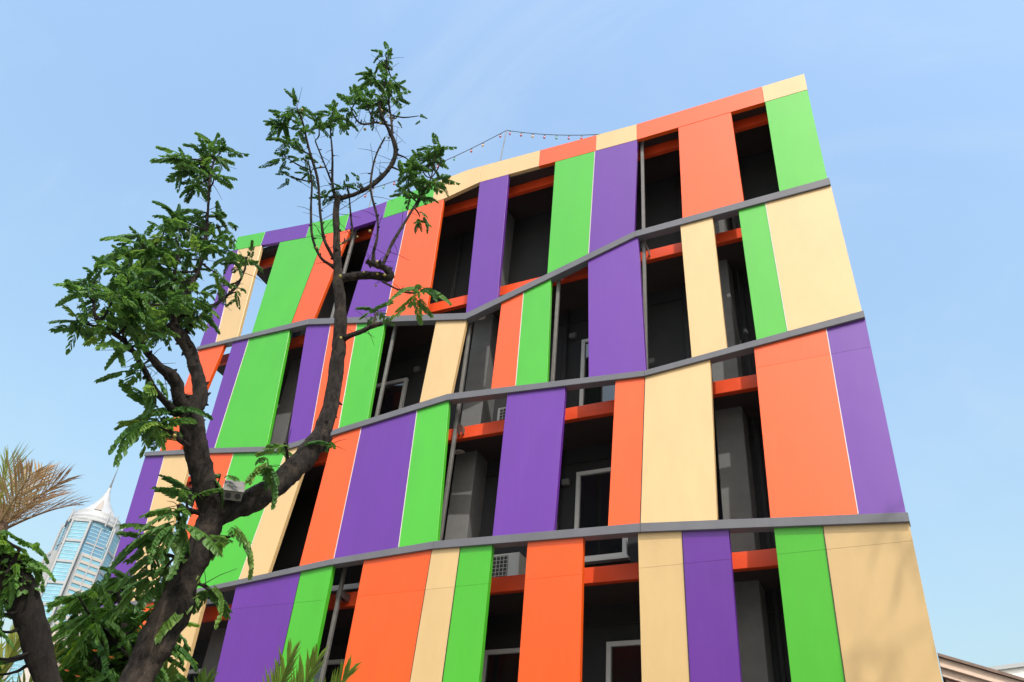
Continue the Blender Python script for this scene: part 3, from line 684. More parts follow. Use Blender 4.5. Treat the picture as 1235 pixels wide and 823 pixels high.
# ------------------------------------------------------------------ air conditioners on the walkways
def ac(u, z, label):
    t = empty('air_conditioner', (u, 12.0, z))
    tag(t, label, 'air conditioner', 'air conditioner units on the walkways')
    MB().box(u-.40, u+.40, 11.86, 12.16, z+.06, z+.62).build('casing', M_AC, t, bevel=0.012)
    gr = MB().box(u-.34, u+.20, 11.852, 11.858, z+.10, z+.58).build('fan_opening', M_DARK, t)
    m = MB()
    for i in range(9): m.box(u-.34+i*.066, u-.332+i*.066, 11.838, 11.846, z+.10, z+.58)
    for i in range(8): m.box(u-.34, u+.20, 11.8465, 11.8515, z+.10+i*.066, z+.108+i*.066)
    m.build('grille', M_AC, t)
    for s in (-1, 1): MB().box(u+s*.3-.03, u+s*.3+.03, 11.88, 12.14, z, z+.058).build('foot', M_STEEL, t)
ac(-6.25, 6.755, 'grey air conditioner unit behind the lower gap between green and orange panels')
ac(-6.15, 9.705, 'grey air conditioner unit just left of the tall purple panel, upper walkway')

# ------------------------------------------------------------------ string lights on the roof
M_CABLE = rough_mat('black_cable', (0.02, 0.02, 0.022), 0.6, 0.1, 8, 0)
YS = 11.8
sl_ = empty('string_lights', (-7.2, YS, 16.19))
tag(sl_, 'string of small coloured bulbs strung from a thin pole above the roof edge', 'string lights')
MB().tube([(-7.2, YS, 16.19), (-7.18, YS, 17.6), (-7.12, YS, 18.68)], [.016, .014, .012], 8).build('pole', M_STEEL, sl_, smooth=True)
def cat(a, b, sag, n=24):
    return [Vector((a[0]+(b[0]-a[0])*t/n, a[1]+(b[1]-a[1])*t/n, a[2]+(b[2]-a[2])*t/n - sag*4*(t/n)*(1-t/n))) for t in range(n+1)]
bulbc = [(0.35, 0.04, 0.05), (0.45, 0.28, 0.08), (0.32, 0.03, 0.05), (0.05, 0.24, 0.17), (0.36, 0.07, 0.2)]
M_BULB = [glass_mat('coloured_bulb', c, 0.2) for c in bulbc]
nb = 0
for a, b, sag, k in (((-7.12, YS, 18.66), (-10.9, YS, 18.02), .16, 9), ((-7.12, YS, 18.66), (-4.55, YS, 17.36), .10, 8), ((-10.9, YS, 18.02), (-13.6, YS, 17.1), .15, 6)):
    P_ = cat(a, b, sag); MB().tube(P_, [.009]*len(P_), 5).build('cable', M_CABLE, sl_)
    for i in range(k):
        q = P_[int((i+.6)/k*24)]
        o = MB().lathe([(0.004, 0.0), (0.016, -.02), (0.017, -.07)], 8, q).build('bulb_socket', M_CABLE, sl_)
        MB().lathe([(0.012, -.07), (0.026, -.095), (0.029, -.12), (0.02, -.15), (0.004, -.158)], 10, q).build('bulb', M_BULB[nb % 5], o, smooth=True); nb += 1
MB().tube([(-10.9, YS, 16.19), (-10.9, YS, 18.05)], [.014, .012], 8).build('pole', M_STEEL, sl_, smooth=True)

# ------------------------------------------------------------------ distant tower
KT = 1.6
def towerpt(x, y, z): return Vector((x*KT, y*KT, (z-1.6)*KT+1.6))
M_TW = rough_mat('tower_white_cladding', (0.30, 0.31, 0.325), 0.5, 0.05, 0.3, 0)  # white dulled: the tower's distance haze is put into the colour
M_TC = rough_mat('tower_cream_cladding', (0.36, 0.33, 0.30), 0.6, 0.06, 0.3, 0)
def tower_glass(name, col):
    m, nt, p = new_mat(name); L = nt.links.new
    tc = N(nt, 'ShaderNodeTexCoord'); n1 = N(nt, 'ShaderNodeTexNoise'); n1.inputs['Scale'].default_value = 0.25; n1.inputs['Detail'].default_value = 4; L(tc.outputs['Object'], n1.inputs['Vector'])
    c = ramp(nt, n1.outputs[0], [(0.3, [x*.85 for x in col]), (0.7, [min(1, x*1.12) for x in col])]); L(c, p.inputs['Base Color'])
    p.inputs['Roughness'].default_value = 0.15; p.inputs['Specular IOR Level'].default_value = 0.7
    return m
M_TG = tower_glass('tower_blue_glass', (0.16, 0.34, 0.44)); M_TG2 = tower_glass('tower_deep_blue_glass', (0.10, 0.22, 0.33))  # glass lightened to carry the distance haze in its colour
ax = towerpt(-162.3, 116.87, 1.6)
TW = empty('glass_tower', (ax.x, ax.y, 0))
tag(TW, 'tall pale blue glass skyscraper with white ribs and a conical roof with spire, far off', 'skyscraper')
ca = math.atan2(-ax.y, -ax.x)        # direction from tower to viewer
zt = lambda z: (z-1.6)*KT+1.6
def tpart(name, mb, mat, parent=None, smooth=False): return mb.build(name, mat, parent or TW, smooth)
def face_frame(off):                  # local frame of an octagon face: outward normal turned by off
    n = Vector((math.cos(ca+off), math.sin(ca+off), 0)); s = Vector((0, 0, 1)).cross(n); return n, s
def fbox(mb, off, d0, d1, s0, s1, z0, z1):
    n, s = face_frame(off); b = len(mb.v)
    for z in (z0, z1):
        for d, q in ((d1, s0), (d1, s1), (d0, s1), (d0, s0)):
            p = Vector((ax.x, ax.y, 0)) + n*d + s*q; mb.v.append((p.x, p.y, z))
    mb.f += [tuple(b+i for i in q) for q in ((0,3,2,1),(4,5,6,7),(0,1,5,4),(1,2,6,5),(2,3,7,6),(3,0,4,7))]
    return mb
ap = 5.2*KT; hw = ap*math.tan(math.pi/8)
OFF = [R_(-28+45*k) for k in range(8)]
for k, off in enumerate(OFF):
    bay = (k % 2 == 0)
    glassm = M_TG if bay else M_TG2
    fbox(MB(), off, 0.6*ap, ap + (0.55*KT if bay else 0), -hw*(1 if not bay else .96), hw*(1 if not bay else .96), 0, zt(74.6))
    o = tpart('facade_bay', fbox(MB(), off, 0.5*ap, ap+(0.5*KT if bay else -0.02*k), -hw*.98, hw*.98, 2, zt(74.4 if bay else 73.9)), glassm)
    d = ap+(0.5*KT if bay else -0.02*k)
    if bay:
        for s in (-1, 1):
            tpart('white_rib', fbox(MB(), off, d-.4*KT, d+.28*KT, s*hw*.98-(.42*KT if s > 0 else .0), s*hw*.98+(.42*KT if s < 0 else 0.0), 2, zt(75.0)), M_TW, o)
        zz = 75.0
        while zz > 44:
            tpart('white_transom', fbox(MB(), off, d-.2*KT, d+.2*KT, -hw*.98+.43*KT, hw*.98-.43*KT, zt(zz-.55), zt(zz)), M_TW, o); zz -= 4.6
    else:
        for zz in (70.3, 66.0, 61.5):
            tpart('white_transom', fbox(MB(), off, d-.1, d+.12*KT, -hw*.95, hw*.95, zt(zz-.28), zt(zz)), M_TW, o)
        tpart('thin_rib', fbox(MB(), off, d-.1, d+.14*KT, -.12*KT, .12*KT, zt(58), zt(74)), M_TW, o)
    m = MB(); zz = 74.2
    while zz > 40: fbox(m, off, d-.05, d+.05*KT, -hw*.955, hw*.955, zt(zz-.12), zt(zz)); zz -= .78
    f = tpart('floor_line', m, rough_mat('tower_mullion', (0.30, 0.46, 0.54), 0.5, 0.05, 1, 0) if k == 0 else bpy.data.materials['tower_mullion'], o); f['kind'] = 'stuff'
    if k in (1, 7, 3, 5):     # lower stepped wings with cream storeys
        ztop = 67.4
        w = tpart('lower_wing', fbox(MB(), off, ap*.8, ap+1.25*KT, -hw*.97, hw*.97, 2, zt(ztop-.3)), M_TG)
        zz = ztop
        while zz > 50:
            tpart('cream_storey_band', fbox(MB(), off, ap*.9, ap+1.38*KT, -hw*1.0, hw*1.0, zt(zz-.62), zt(zz)), M_TC, w); zz -= 1.42
        for s in (-.98, 0, .98): tpart('cream_pier', fbox(MB(), off, ap*.95, ap+1.43*KT, s*hw-.14*KT, s*hw+.14*KT, 2, zt(ztop+.1)), M_TW, w)
r0 = 5.75*KT
tpart('drum', MB().lathe([(r0*.90, zt(73.8)), (r0*.92, zt(75.2))], 40, (ax.x, ax.y, 0)), M_TG, smooth=True)
tpart('cornice', MB().lathe([(r0*.93, zt(75.0)), (r0*1.0, zt(75.15)), (r0*1.0, zt(75.5)), (r0*.97, zt(75.7)), (r0*.97, zt(76.3)), (r0*.93, zt(76.5)), (r0*.90, zt(77.0)), (r0*.88, zt(77.7))], 40, (ax.x, ax.y, 0)), M_TW)
cone = tpart('conical_roof', MB().lathe([(r0*.80, zt(77.6)), (r0*.72, zt(78.2)), (r0*.44, zt(80.0)), (r0*.22, zt(82.0)), (r0*.09, zt(84.0)), (r0*.04, zt(85.6))], 28, (ax.x, ax.y, 0)), M_TW)
tpart('spire', MB().tube([(ax.x, ax.y, zt(85)), (ax.x, ax.y, zt(86.6)), (ax.x, ax.y, zt(91))], [.32*KT, .16*KT, .04*KT], 8), M_STEEL)
n, s = face_frame(R_(-8))
for off in (-8, 112, 232):       # dark dormers in the cone
    n, s = face_frame(R_(off)); c0 = Vector((ax.x, ax.y, 0))
    m = MB(); pts = [c0+n*(r0*.78)-s*.75*KT+Vector((0,0,zt(78.1))), c0+n*(r0*.78)+s*.75*KT+Vector((0,0,zt(78.1))), c0+n*(r0*.26)+Vector((0,0,zt(82.0))), c0+n*(r0*.45)-s*.5*KT+Vector((0,0,zt(78.1))), c0+n*(r0*.45)+s*.5*KT+Vector((0,0,zt(78.1)))]
    m.v = [tuple(p) for p in pts]; m.f = [(0,1,2),(0,3,4,1),(0,2,3),(1,4,2)]
    tpart('dormer', m, rough_mat('tower_louvre', (0.25, 0.22, 0.20), .7, .1, 2, 0), cone)
for off in (-62, 40, 20, 75): # flanking poles on the cornice
    n, s = face_frame(R_(off)); p = Vector((ax.x, ax.y, 0))+n*(r0*1.02)
    tpart('mast', MB().tube([(p.x, p.y, zt(70.5 if off in (40, ) else 74.5)), (p.x, p.y, zt(77.9))], [.16*KT]*2, 6), M_TW)
# low block in front of the tower: cream frame with brown windows
bx = towerpt(-150.0, 112.5, 1.6)
n, s = face_frame(R_(-10))
LB = empty('office_block', (bx.x, bx.y, 0)); tag(LB, 'low cream office block with a grid of brown windows at the tower foot', 'building')
def pbox(mb, c, n, s, d0, d1, s0, s1, z0, z1):
    b = len(mb.v)
    for z in (z0, z1):
        for d, q in ((d1, s0), (d1, s1), (d0, s1), (d0, s0)):
            p = Vector((c.x, c.y, 0)) + n*d + s*q; mb.v.append((p.x, p.y, z))
    mb.f += [tuple(b+i for i in q) for q in ((0,3,2,1),(4,5,6,7),(0,1,5,4),(1,2,6,5),(2,3,7,6),(3,0,4,7))]
    return mb
zt2 = zt(50.2)
pbox(MB(), bx, n, s, -6, 0, -9, 9, 0, zt2).build('wall', M_TC, LB)
pbox(MB(), bx, n, s, -6.2, .25, -9.2, 9.2, zt2+.01, zt2+.5).build('parapet', M_TW, LB)
M_BRW = glass_mat('brown_window_glass', (0.16, 0.10, 0.08), .2)
for r in range(5):
    for k in range(9):
        o = pbox(MB(), bx, n, s, .003, .06, -8.6+k*1.95, -8.6+k*1.95+1.4, zt2-1.7-r*2.1, zt2-.5-r*2.1).build('window', M_BRW, LB)

# ------------------------------------------------------------------ neighbouring house (gable end) and white block, right
M_HF = rough_mat('pink_beige_fascia', (0.58, 0.44, 0.36), 0.6, 0.08, 4, 0.05)
M_HW = rough_mat('pink_render', (0.45, 0.27, 0.20), 0.85, 0.1, 3, 0.1)
M_HT = rough_mat('brown_roof_tiles', (0.17, 0.12, 0.10), 0.8, 0.3, 5, 0.3)
H = empty('gabled_house', (4.5, 19, 0)); tag(H, 'house with brown sloping roof and pinkish fascia boards beside the building, lower right', 'house')
hy = 16.0; sl0 = (6.64-6.18)/1.16
zl = lambda x: 6.66 - sl0*x
def slope(x0, x1, dz0, dz1, y0, y1): return MB().prism_y([(x0, zl(x0)+dz0), (x1, zl(x1)+dz0), (x1, zl(x1)+dz1), (x0, zl(x0)+dz1)], y0, y1)
slope(.02, 9.0, 0.0, .05, hy-.05, 26).build('roof', M_HT, H)
slope(.02, 8.95, -.16, -.004, hy, hy+.05).build('fascia', M_HF, H, bevel=.006)
slope(.02, 8.9, -.30, -.15, hy+.06, hy+.10).build('fascia', M_HF, H, bevel=.006)
slope(.02, 8.9, -.05, -.005, hy+.11, 25.9).build('soffit', M_HF, H)
MB().prism_y([(.05, 0), (8.5, 0), (8.5, zl(8.5)-.06), (.05, zl(.05)-.06)], hy+.7, 25.5).build('wall', M_HW, H)
for x in (.06, 2.6, 5.2): MB().prism_y([(x, zl(x)-.62), (x+.16, zl(x)-.62), (x+.16, zl(x+.16)-.31), (x, zl(x)-.31)], hy+.15, hy+.69).build('bracket', M_HF, H, bevel=.006)
for x in (1.2, 3.8, 6.2):
    o = MB().box(x, x+1.1, hy+.66, hy+.696, 2.6, 4.0).build('window', M_WFRAME, H); MB().box(x+.08, x+1.02, hy+.65, hy+.659, 2.68, 3.92).build('pane', M_WGLASS, o)
WB = empty('white_block', (8, 64, 0)); tag(WB, 'plain white flat-roofed block far behind the house at lower right', 'building')
MB().prism_y([(2.35, 0), (15, 0), (15, 20.6), (2.35, 19.45)], 60, 70).build('wall', rough_mat('white_render', (0.78, 0.77, 0.74), .8, .05, .4, 0), WB)
MB().prism_y([(2.25, 19.45), (15.2, 20.62), (15.2, 20.85), (2.25, 19.68)], 59.8, 70.2).build('roof', M_TW, WB)
for r in range(3):
    for k in range(4): MB().box(3.4+k*2.9, 5.0+k*2.9, 59.95, 59.997, 16.4-r*3.2, 17.9-r*3.2).build('window', M_WGLASS, WB)

# ------------------------------------------------------------------ foliage building blocks
BARK = bark_mat('rough_bark', (0.0045, 0.0032, 0.0027), (0.068, 0.052, 0.042))
BARK2 = bark_mat('mossy_bark', (0.009, 0.007, 0.006), (0.035, 0.026, 0.02))
LEAF = leaf_mat('leaf_green', (0.030, 0.090, 0.022), (0.095, 0.20, 0.045))
LEAF2 = leaf_mat('leaf_fresh_green', (0.030, 0.095, 0.016), (0.090, 0.20, 0.036))
STALK = rough_mat('leaf_stalk', (0.10, 0.09, 0.035), .7, .2, 10, 0)
def leaflet(mb, base, d, nrm, ln, wd):
    """pointed oval leaf: base point, direction, normal, length, width; folded a little along the midrib"""
    sd = d.cross(nrm).normalized(); b = len(mb.v)
    m1 = base + d*ln*.42 - nrm*wd*.10
    for p in (base, m1 + sd*wd*.5 + nrm*wd*.16, base+d*ln*.75+sd*wd*.30+nrm*wd*.06, base + d*ln - nrm*ln*.08, base+d*ln*.75-sd*wd*.30+nrm*wd*.06, m1 - sd*wd*.5 + nrm*wd*.16, m1):
        mb.v.append(tuple(p))
    mb.f += [(b, b+1, b+6), (b+1, b+2, b+6), (b+2, b+3, b+6), (b+3, b+4, b+6), (b+4, b+5, b+6), (b+5, b, b+6)]
def spray_mesh(seed, ln=.27, n=12, droop=.05, hang=45, leaf=.061):
    rnd = random.Random(seed); mb = MB()
    pts = []
    for i in range(n+2):
        t = i/(n+1); pts.append(Vector((ln*t*(1-.12*droop/.05*t), rnd.uniform(-.002, .002)+.02*math.sin(t*2+seed)*t, -droop*t*t*2)))
    mb.tube(pts[::2]+[pts[-1]], [.0032*(1-.6*i/(n/2+2)) for i in range(len(pts[::2])+1)], 3, cap=False)
    for i in range(1, n+2):
        t = i/(n+1)
        tan = (pts[min(i+1, n+1)]-pts[i-1]).normalized()
        for s in (-1, 1):
            if rnd.random() < .06: continue
            h = R_(hang + rnd.uniform(-14, 14)); a = R_(rnd.uniform(18, 38) + 25*t)
            side = Vector((0, s, 0))
            out = side*math.cos(h) - Vector((0, 0, 1))*math.sin(h)
            d = (out*math.cos(a) + tan*math.sin(a)).normalized()
            nrm = (side*math.sin(h) + Vector((0, 0, 1))*math.cos(h)); nrm = (nrm - d*nrm.dot(d)).normalized()
            k = leaf*(.70+.45*math.sin(math.pi*min(1, t*.8+.15)))*rnd.uniform(.88, 1.1)
            leaflet(mb, pts[i], d, nrm, k, k*.62)
        if i == n+1:
            leaflet(mb, pts[i], tan, Vector((0, 0, 1)), leaf*.8, leaf*.5)
    return mb
FINE = ((11, .25, 12, .04, 40, .050), (12, .28, 13, .07, 50, .052), (13, .21, 10, .03, 32, .048), (14, .25, 12, .09, 56, .050), (15, .17, 8, .02, 36, .046))
def spray_set(mat, fine=False):
    out = []
    if fine:
        for sd, ln, n, dr, hg, lf in FINE:
            mb = spray_mesh(sd, ln, n, dr, hg, lf); out.append((mb.mesh('leaf_spray', mat), mb))
        return out
    for sd, ln, n, dr, hg in ((1, .23, 8, .03, 30), (2, .26, 9, .05, 40), (3, .19, 7, .02, 20), (4, .22, 8, .07, 48), (5, .14, 5, .02, 24)):
        mb = spray_mesh(sd, ln, n, dr, hg); out.append((mb.mesh('leaf_spray', mat), mb))
    return out
SPRAYS = spray_set(LEAF) + spray_set(LEAF, True); SPRAYS2 = spray_set(LEAF2, True)
def orient(loc, d, roll, sc):
    d = d.normalized(); z = Vector((0, 0, 1)) - d*d.z
    if z.length < 1e-3: z = Vector((0, 1, 0))
    z.normalize(); y = z.cross(d)
    m = Matrix((d, y, z)).transposed() @ Matrix.Rotation(roll, 3, 'X')
    return Matrix.Translation(loc) @ (m*sc).to_4x4()
def place_sprays(tree, rosettes, spr, limit, rnd, spread=1.0, aims=None):
    """rosettes: (x,y,z,count,scale). The nearest sprays are single parts, the rest one mass of foliage"""
    allm = []
    for ri, (x, y, z, k, sc) in enumerate(rosettes):
        c = Vector((x, y, z)); a0 = rnd.uniform(0, 6.28)
        aim = aims[ri] if aims else Vector((0, 0, 0))
        for i in range(k):
            a = a0 + 6.283*i/k + rnd.uniform(-.5, .5)
            d = Vector((math.cos(a), math.sin(a), rnd.uniform(-.55, .40))) + aim*.55
            m = orient(c + Vector((rnd.uniform(-.03, .03), rnd.uniform(-.03, .03), rnd.uniform(-.05, .05)))*spread, d, rnd.uniform(-.45, .45), sc*rnd.uniform(.75, 1.15))
            allm.append((m, rnd.randrange(5) + (5 if len(spr) > 5 and sc >= 1.0 else 0)))
    camp = Vector((0, 0, 1.6))
    allm.sort(key=lambda q: -q[0].to_scale()[0]/(q[0].translation-camp).length)
    inv = tree.matrix_basis.inverted()
    for m, v in allm[:limit]:
        o = bpy.data.objects.new('leaf_spray', spr[v][0]); C.objects.link(o); o.parent = tree; o.matrix_basis = inv @ m
    rest = allm[limit:]
    if rest:
        big = MB()
        for m, v in rest:
            b = len(big.v); src = spr[v][1]
            big.v += [tuple(m @ Vector(p)) for p in src.v]; big.f += [tuple(b+i for i in f) for f in src.f]
        o = big.build('foliage', spr[0][0].materials[0], tree); o['kind'] = 'stuff'
def nearest(limbs, p):
    best = None
    for pts, rad in limbs:
        for q, r in zip(pts, rad):
            d = (q-p).length
            if best is None or d < best[0]: best = (d, q, r)
    return best
def twig_to(mb, limbs, p, rnd, r1=.0035, skip=.05):
    d, q, r = nearest(limbs, p)
    aim = (p-q)
    if d > skip:
        mid = (q+p)*.5 + Vector((rnd.uniform(-.12, .12), rnd.uniform(-.12, .12), rnd.uniform(-.15, .03)))*d
        pts, rad = spline([(*q, min(r*.7, .011)), (*mid, .007), (*p, r1)], 3)
        mb.tube(pts, rad, 5, cap=False)
    return aim.normalized() if d > .02 else Vector((0, 0, 0))

# ------------------------------------------------------------------ the main tree
rnd = random.Random(21)
TR = empty('broadleaf_tree', (-3.86, 3.20, 0.1)); tag(TR, 'gnarled dark-barked tree with forked trunk and feathery green leaves in front of the panels', 'tree')
first = LIMBS[0]
LIMBS[0] = [(-3.90, 3.18, 0.0, .20), (-3.87, 3.20, .35, .165), (-3.83, 3.22, 1.2, .15), (-3.79, 3.26, 2.1, .142)] + list(first)
limb_curves = []
for i, nodes in enumerate(LIMBS):
    kk = .68 if i == 0 else .80
    nodes = [(*n[:3], n[3]*kk) for n in nodes]
    pts, rad = spline(nodes, 12 if i == 0 else (9 if i < 14 else 4))
    limb_curves.append((pts, rad))
    big = rad[0] > .03
    MB().tube(pts, rad, 32 if i == 0 else (20 if big else 8), wob=.22 if big else .34, seed=i*3.7).build('trunk' if i == 0 else ('limb' if big else 'branch'), BARK, TR, smooth=True)
# spurs, knots and stubs on the limbs
stub = MB()
for pts, rad in limb_curves[1:]:
    for q, r in zip(pts[2:-1:2], rad[2:-1:2]):
        if rnd.random() < .75:
            d = Vector((rnd.uniform(-1, 1), rnd.uniform(-1, 1), rnd.uniform(-.4, .9))).normalized()
            ln = r + rnd.uniform(.008, .03)
            stub.tube([q, q+d*ln*.7, q+d*ln], [min(r*.5, .012)+.003, min(r*.4, .010)+.002, .003], 5)
st_ = stub.build('bark_spur', BARK, TR, smooth=True); st_['kind'] = 'stuff'
tw = MB(); aims = []
for (x, y, z, k, s) in ROSETTES:
    aims.append(twig_to(tw, limb_curves[1:], Vector((x, y, z)), rnd))
# bare hair-thin twigs
for pts, rad in limb_curves[2:]:
    for q, r in zip(pts, rad):
        if r < .03 and rnd.random() < .45:
            d = Vector((rnd.uniform(-1, 1), rnd.uniform(-1, 1), rnd.uniform(-.5, .9))).normalized(); ln = rnd.uniform(.06, .22)
            tw.tube([q, q+d*ln*.5+Vector((0, 0, .01)), q+d*ln], [.0028, .0022, .0012], 3, cap=False)
o = tw.build('fine_twigs', BARK, TR); o['kind'] = 'stuff'
place_sprays(TR, ROSETTES, SPRAYS, 300, rnd, 1.0, aims)
# small pale fruit
M_FR = rough_mat('yellow_green_fruit', (0.24, 0.20, 0.04), .6, .3, 12, 0)
fr = MB()
for pts, rad in limb_curves[9:]:
    for q, r in zip(pts, rad):
        if rnd.random() < .06 and r < .05:
            p = q + Vector((rnd.uniform(-.07, .07), rnd.uniform(-.07, .07), rnd.uniform(-.09, .04))); rr = rnd.uniform(.009, .014)
            fr.lathe([(rr*.3, -rr), (rr*.9, -rr*.4), (rr, rr*.1), (rr*.6, rr*.8), (rr*.2, rr)], 7, p)
o = fr.build('fruit', M_FR, TR, smooth=True); o['kind'] = 'stuff'

# ------------------------------------------------------------------ box with two holes in the fork
BXM = rough_mat('weathered_white_metal', (0.11, 0.105, 0.095), .6, .4, 14, .1)
bxo = empty('junction_box', (-3.575, 3.37, 3.80)); tag(bxo, 'small weathered white box with two round holes lodged in the fork of the tree', 'box')
bxo.rotation_euler = (R_(44), R_(-6), R_(44))
def local_build(mb, name, mat, parent, smooth=False, bevel=0.0):
    o = bpy.data.objects.new(name, mb.mesh(name, mat, smooth, bevel)); C.objects.link(o); o.parent = parent; return o
m = MB(); m.prism_y([(-.05, 0), (.05, 0), (.055, .06), (-.055, .06)], -.08, .08)
local_build(m, 'casing', BXM, bxo, bevel=.005)
local_build(MB().prism_y([(-.06, .061), (.06, .061), (.06, .068), (-.06, .068)], -.09, .09), 'lid', BXM, bxo, bevel=.003)
for x in (-.027, .027):
    q = MB(); q.tube([(x, -.0805, .031), (x, -.084, .031)], [.017, .017], 14)
    local_build(q, 'socket_hole', M_DARK, bxo)
local_build(MB().tube([(-.05, .05, .02), (-.10, .06, 0), (-.14, .04, -.05)], [.006]*3, 6), 'cable', M_CABLE, bxo)

# ------------------------------------------------------------------ young tree behind the trunk (lower left)
SHT = empty('bushy_young_tree', (-4.75, 3.8, .1)); tag(SHT, 'dense bushy young tree with feathery leaves behind the main trunk, lower left', 'tree')
b0 = SHRUB_STEMS[0][0]
SHRUB_STEMS[0] = [(b0[0]-.05, b0[1]-.05, 0, .10), (b0[0]-.02, b0[1], 1.0, .095)] + list(SHRUB_STEMS[0])
shc = []
for i, nodes in enumerate(SHRUB_STEMS):
    nodes = [(*n[:3], n[3]*.55) for n in nodes]
    pts, rad = spline(nodes, 4); shc.append((pts, rad)); MB().tube(pts, rad, 10, wob=.15, seed=i+50).build('trunk' if i == 0 else 'branch', BARK2, SHT, smooth=True)
tw = MB(); aims = []
extra = [(x+rnd.uniform(-.5, .5), y+rnd.uniform(-.1, .7), z+rnd.uniform(-1.3, -.1), 7, 1.25) for (x, y, z, k, s) in SHRUB_ROSETTES[10:]]
extra = [e for e in extra if e[2] < 3.3]
for (x, y, z, k, s) in SHRUB_ROSETTES + extra: aims.append(twig_to(tw, shc, Vector((x, y, z)), rnd))
o = tw.build('fine_twigs', BARK2, SHT); o['kind'] = 'stuff'
place_sprays(SHT, SHRUB_ROSETTES + extra, SPRAYS2, 250, rnd, 1.4, aims)
M_FLW = rough_mat('orange_blossom', (0.80, 0.22, 0.05), .5, .2, 10, 0)
for p in ((-4.24, 3.36, 2.93), (-4.14, 3.40, 2.90), (-4.30, 3.28, 2.80), (-4.25, 3.32, 2.78)):
    q = MB()
    for a in range(5):
        d = Vector((math.cos(a*1.257), math.sin(a*1.257), .5)).normalized(); leaflet(q, Vector(p), d, Vector((0, 0, 1)), .018, .014)
    q.build('blossom', M_FLW, SHT)

# ------------------------------------------------------------------ leaning tree at the left edge
LT = empty('leaning_tree', (-3.45, 2.75, .1)); tag(LT, 'thick dark leaning tree trunk with climbing leaves at the left edge', 'tree')
f0 = LEAN_STEMS[0][0]; f1 = LEAN_STEMS[0][3]
dv = (Vector(f0[:3])-Vector(f1[:3])).normalized()
p1 = Vector(f0[:3])+dv*.5; p2 = Vector((p1.x+dv.x*.5, p1.y+dv.y*.5, 0))
LEAN_STEMS[0] = [(*p2, .15), (p2.x*.5+p1.x*.5, p2.y*.5+p1.y*.5, p1.z*.5, .11), (*p1, f0[3])] + list(LEAN_STEMS[0])
ltc = []
for i, nodes in enumerate(LEAN_STEMS):
    pts, rad = spline(nodes, 5); ltc.append((pts, rad)); MB().tube(pts, rad, 16 if i == 0 else 8, wob=.2, seed=i+80).build('trunk' if i == 0 else 'branch', BARK2, LT, smooth=True)
tw = MB(); aims = [twig_to(tw, ltc, Vector(r[:3]), rnd) for r in LEAN_ROSETTES]
o = tw.build('fine_twigs', BARK2, LT); o['kind'] = 'stuff'
place_sprays(LT, LEAN_ROSETTES, SPRAYS2, 120, rnd, 1.2, aims)
iv = MB()
pts, rad = ltc[0]
for q, r in zip(pts, rad):
    if 2.85 < q.z < 3.35:
        for _ in range(9):
            d = Vector((rnd.uniform(-1, 1), rnd.uniform(-1, .3), rnd.uniform(-.5, .5))).normalized()
            leaflet(iv, q+d*r*1.02, (d+Vector((rnd.uniform(-.8, .8), rnd.uniform(-.8, .8), -.6))).normalized(), d, rnd.uniform(.03, .055), rnd.uniform(.022, .035))
o = iv.build('climbing_leaves', LEAF, LT); o['kind'] = 'stuff'

# ------------------------------------------------------------------ palms
def frond_mb(start, d, ln, sag, n, leaf, wid, seed, vee=35, curl=.35, raw=False):
    """pinnate palm frond: arching midrib with two rows of narrow leaflets"""
    r_ = random.Random(seed); mb = MB(); d = Vector(d) if raw else Vector(d).normalized()
    P_ = [Vector(start) + d*ln*t - Vector((0, 0, 1))*sag*ln*t*t for t in [i/20 for i in range(21)]]
    mb.tube(P_, [.011*(1-.85*i/20)+.0015 for i in range(21)], 5)
    for i in range(n):
        t = .16+.84*i/(n-1); k = min(19, int(t*20)); q = P_[k].lerp(P_[k+1], t*20-k) if k < 20 else P_[20]
        tan = (P_[k+1]-P_[k]).normalized(); side = tan.cross(Vector((0, 0, 1)))
        side = side.normalized() if side.length > .05 else Vector((1, 0, 0)); up = side.cross(tan).normalized()
        L_ = leaf*(math.sin(math.pi*(.18+.72*t))**.7)*r_.uniform(.85, 1.1)
        for s in (-1, 1):
            if r_.random() < .05: continue
            a = R_(52-28*t+r_.uniform(-8, 8)); v = R_(vee+r_.uniform(-12, 12))
            dd = (tan*math.cos(a) + (side*s*math.cos(v)+up*math.sin(v))*math.sin(a)).normalized()
            w = dd.cross(up).normalized()*wid*.5
            p1_ = q+dd*L_*.5+Vector((0, 0, -1))*L_*curl*.12*r_.uniform(.3, 1.2); p2_ = q+dd*L_-Vector((0, 0, 1))*L_*curl*r_.uniform(.3, 1.2)
            b = len(mb.v); f_ = up*wid*.18
            mb.v += [tuple(q-w*.5), tuple(q+w*.5), tuple(p1_-w+f_), tuple(p1_-f_*.4), tuple(p1_+w+f_), tuple(p2_)]
            mb.f += [(b, b+3, b+2), (b, b+1, b+3), (b+1, b+4, b+3), (b+2, b+3, b+5), (b+3, b+4, b+5)]
    return mb
DRY = leaf_mat('dry_palm_leaf', (0.20, 0.12, 0.06), (0.36, 0.26, 0.13), .25, .6)
GOLD = leaf_mat('yellow_green_palm_leaf', (0.12, 0.16, 0.03), (0.26, 0.29, 0.06), .35, .45)
PGR = leaf_mat('green_palm_leaf', (0.045, 0.10, 0.015), (0.13, 0.20, 0.03), .35, .4)
pc = Vector(PALM_POINTS[0])
PM = empty('dry_palm', (pc.x, pc.y, 0)); tag(PM, 'palm with straw-brown drying fronds at the left edge beside the glass tower', 'palm')
tp = [(pc.x-.05, pc.y, 0, .13), (pc.x-.02, pc.y+.02, 1.2, .105), (pc.x, pc.y, pc.z-.5, .09), (pc.x, pc.y, pc.z+.05, .07)]
pts, rad = spline(tp, 10); rad = [r*(1+.06*math.sin(i*2.2)) for i, r in enumerate(rad)]
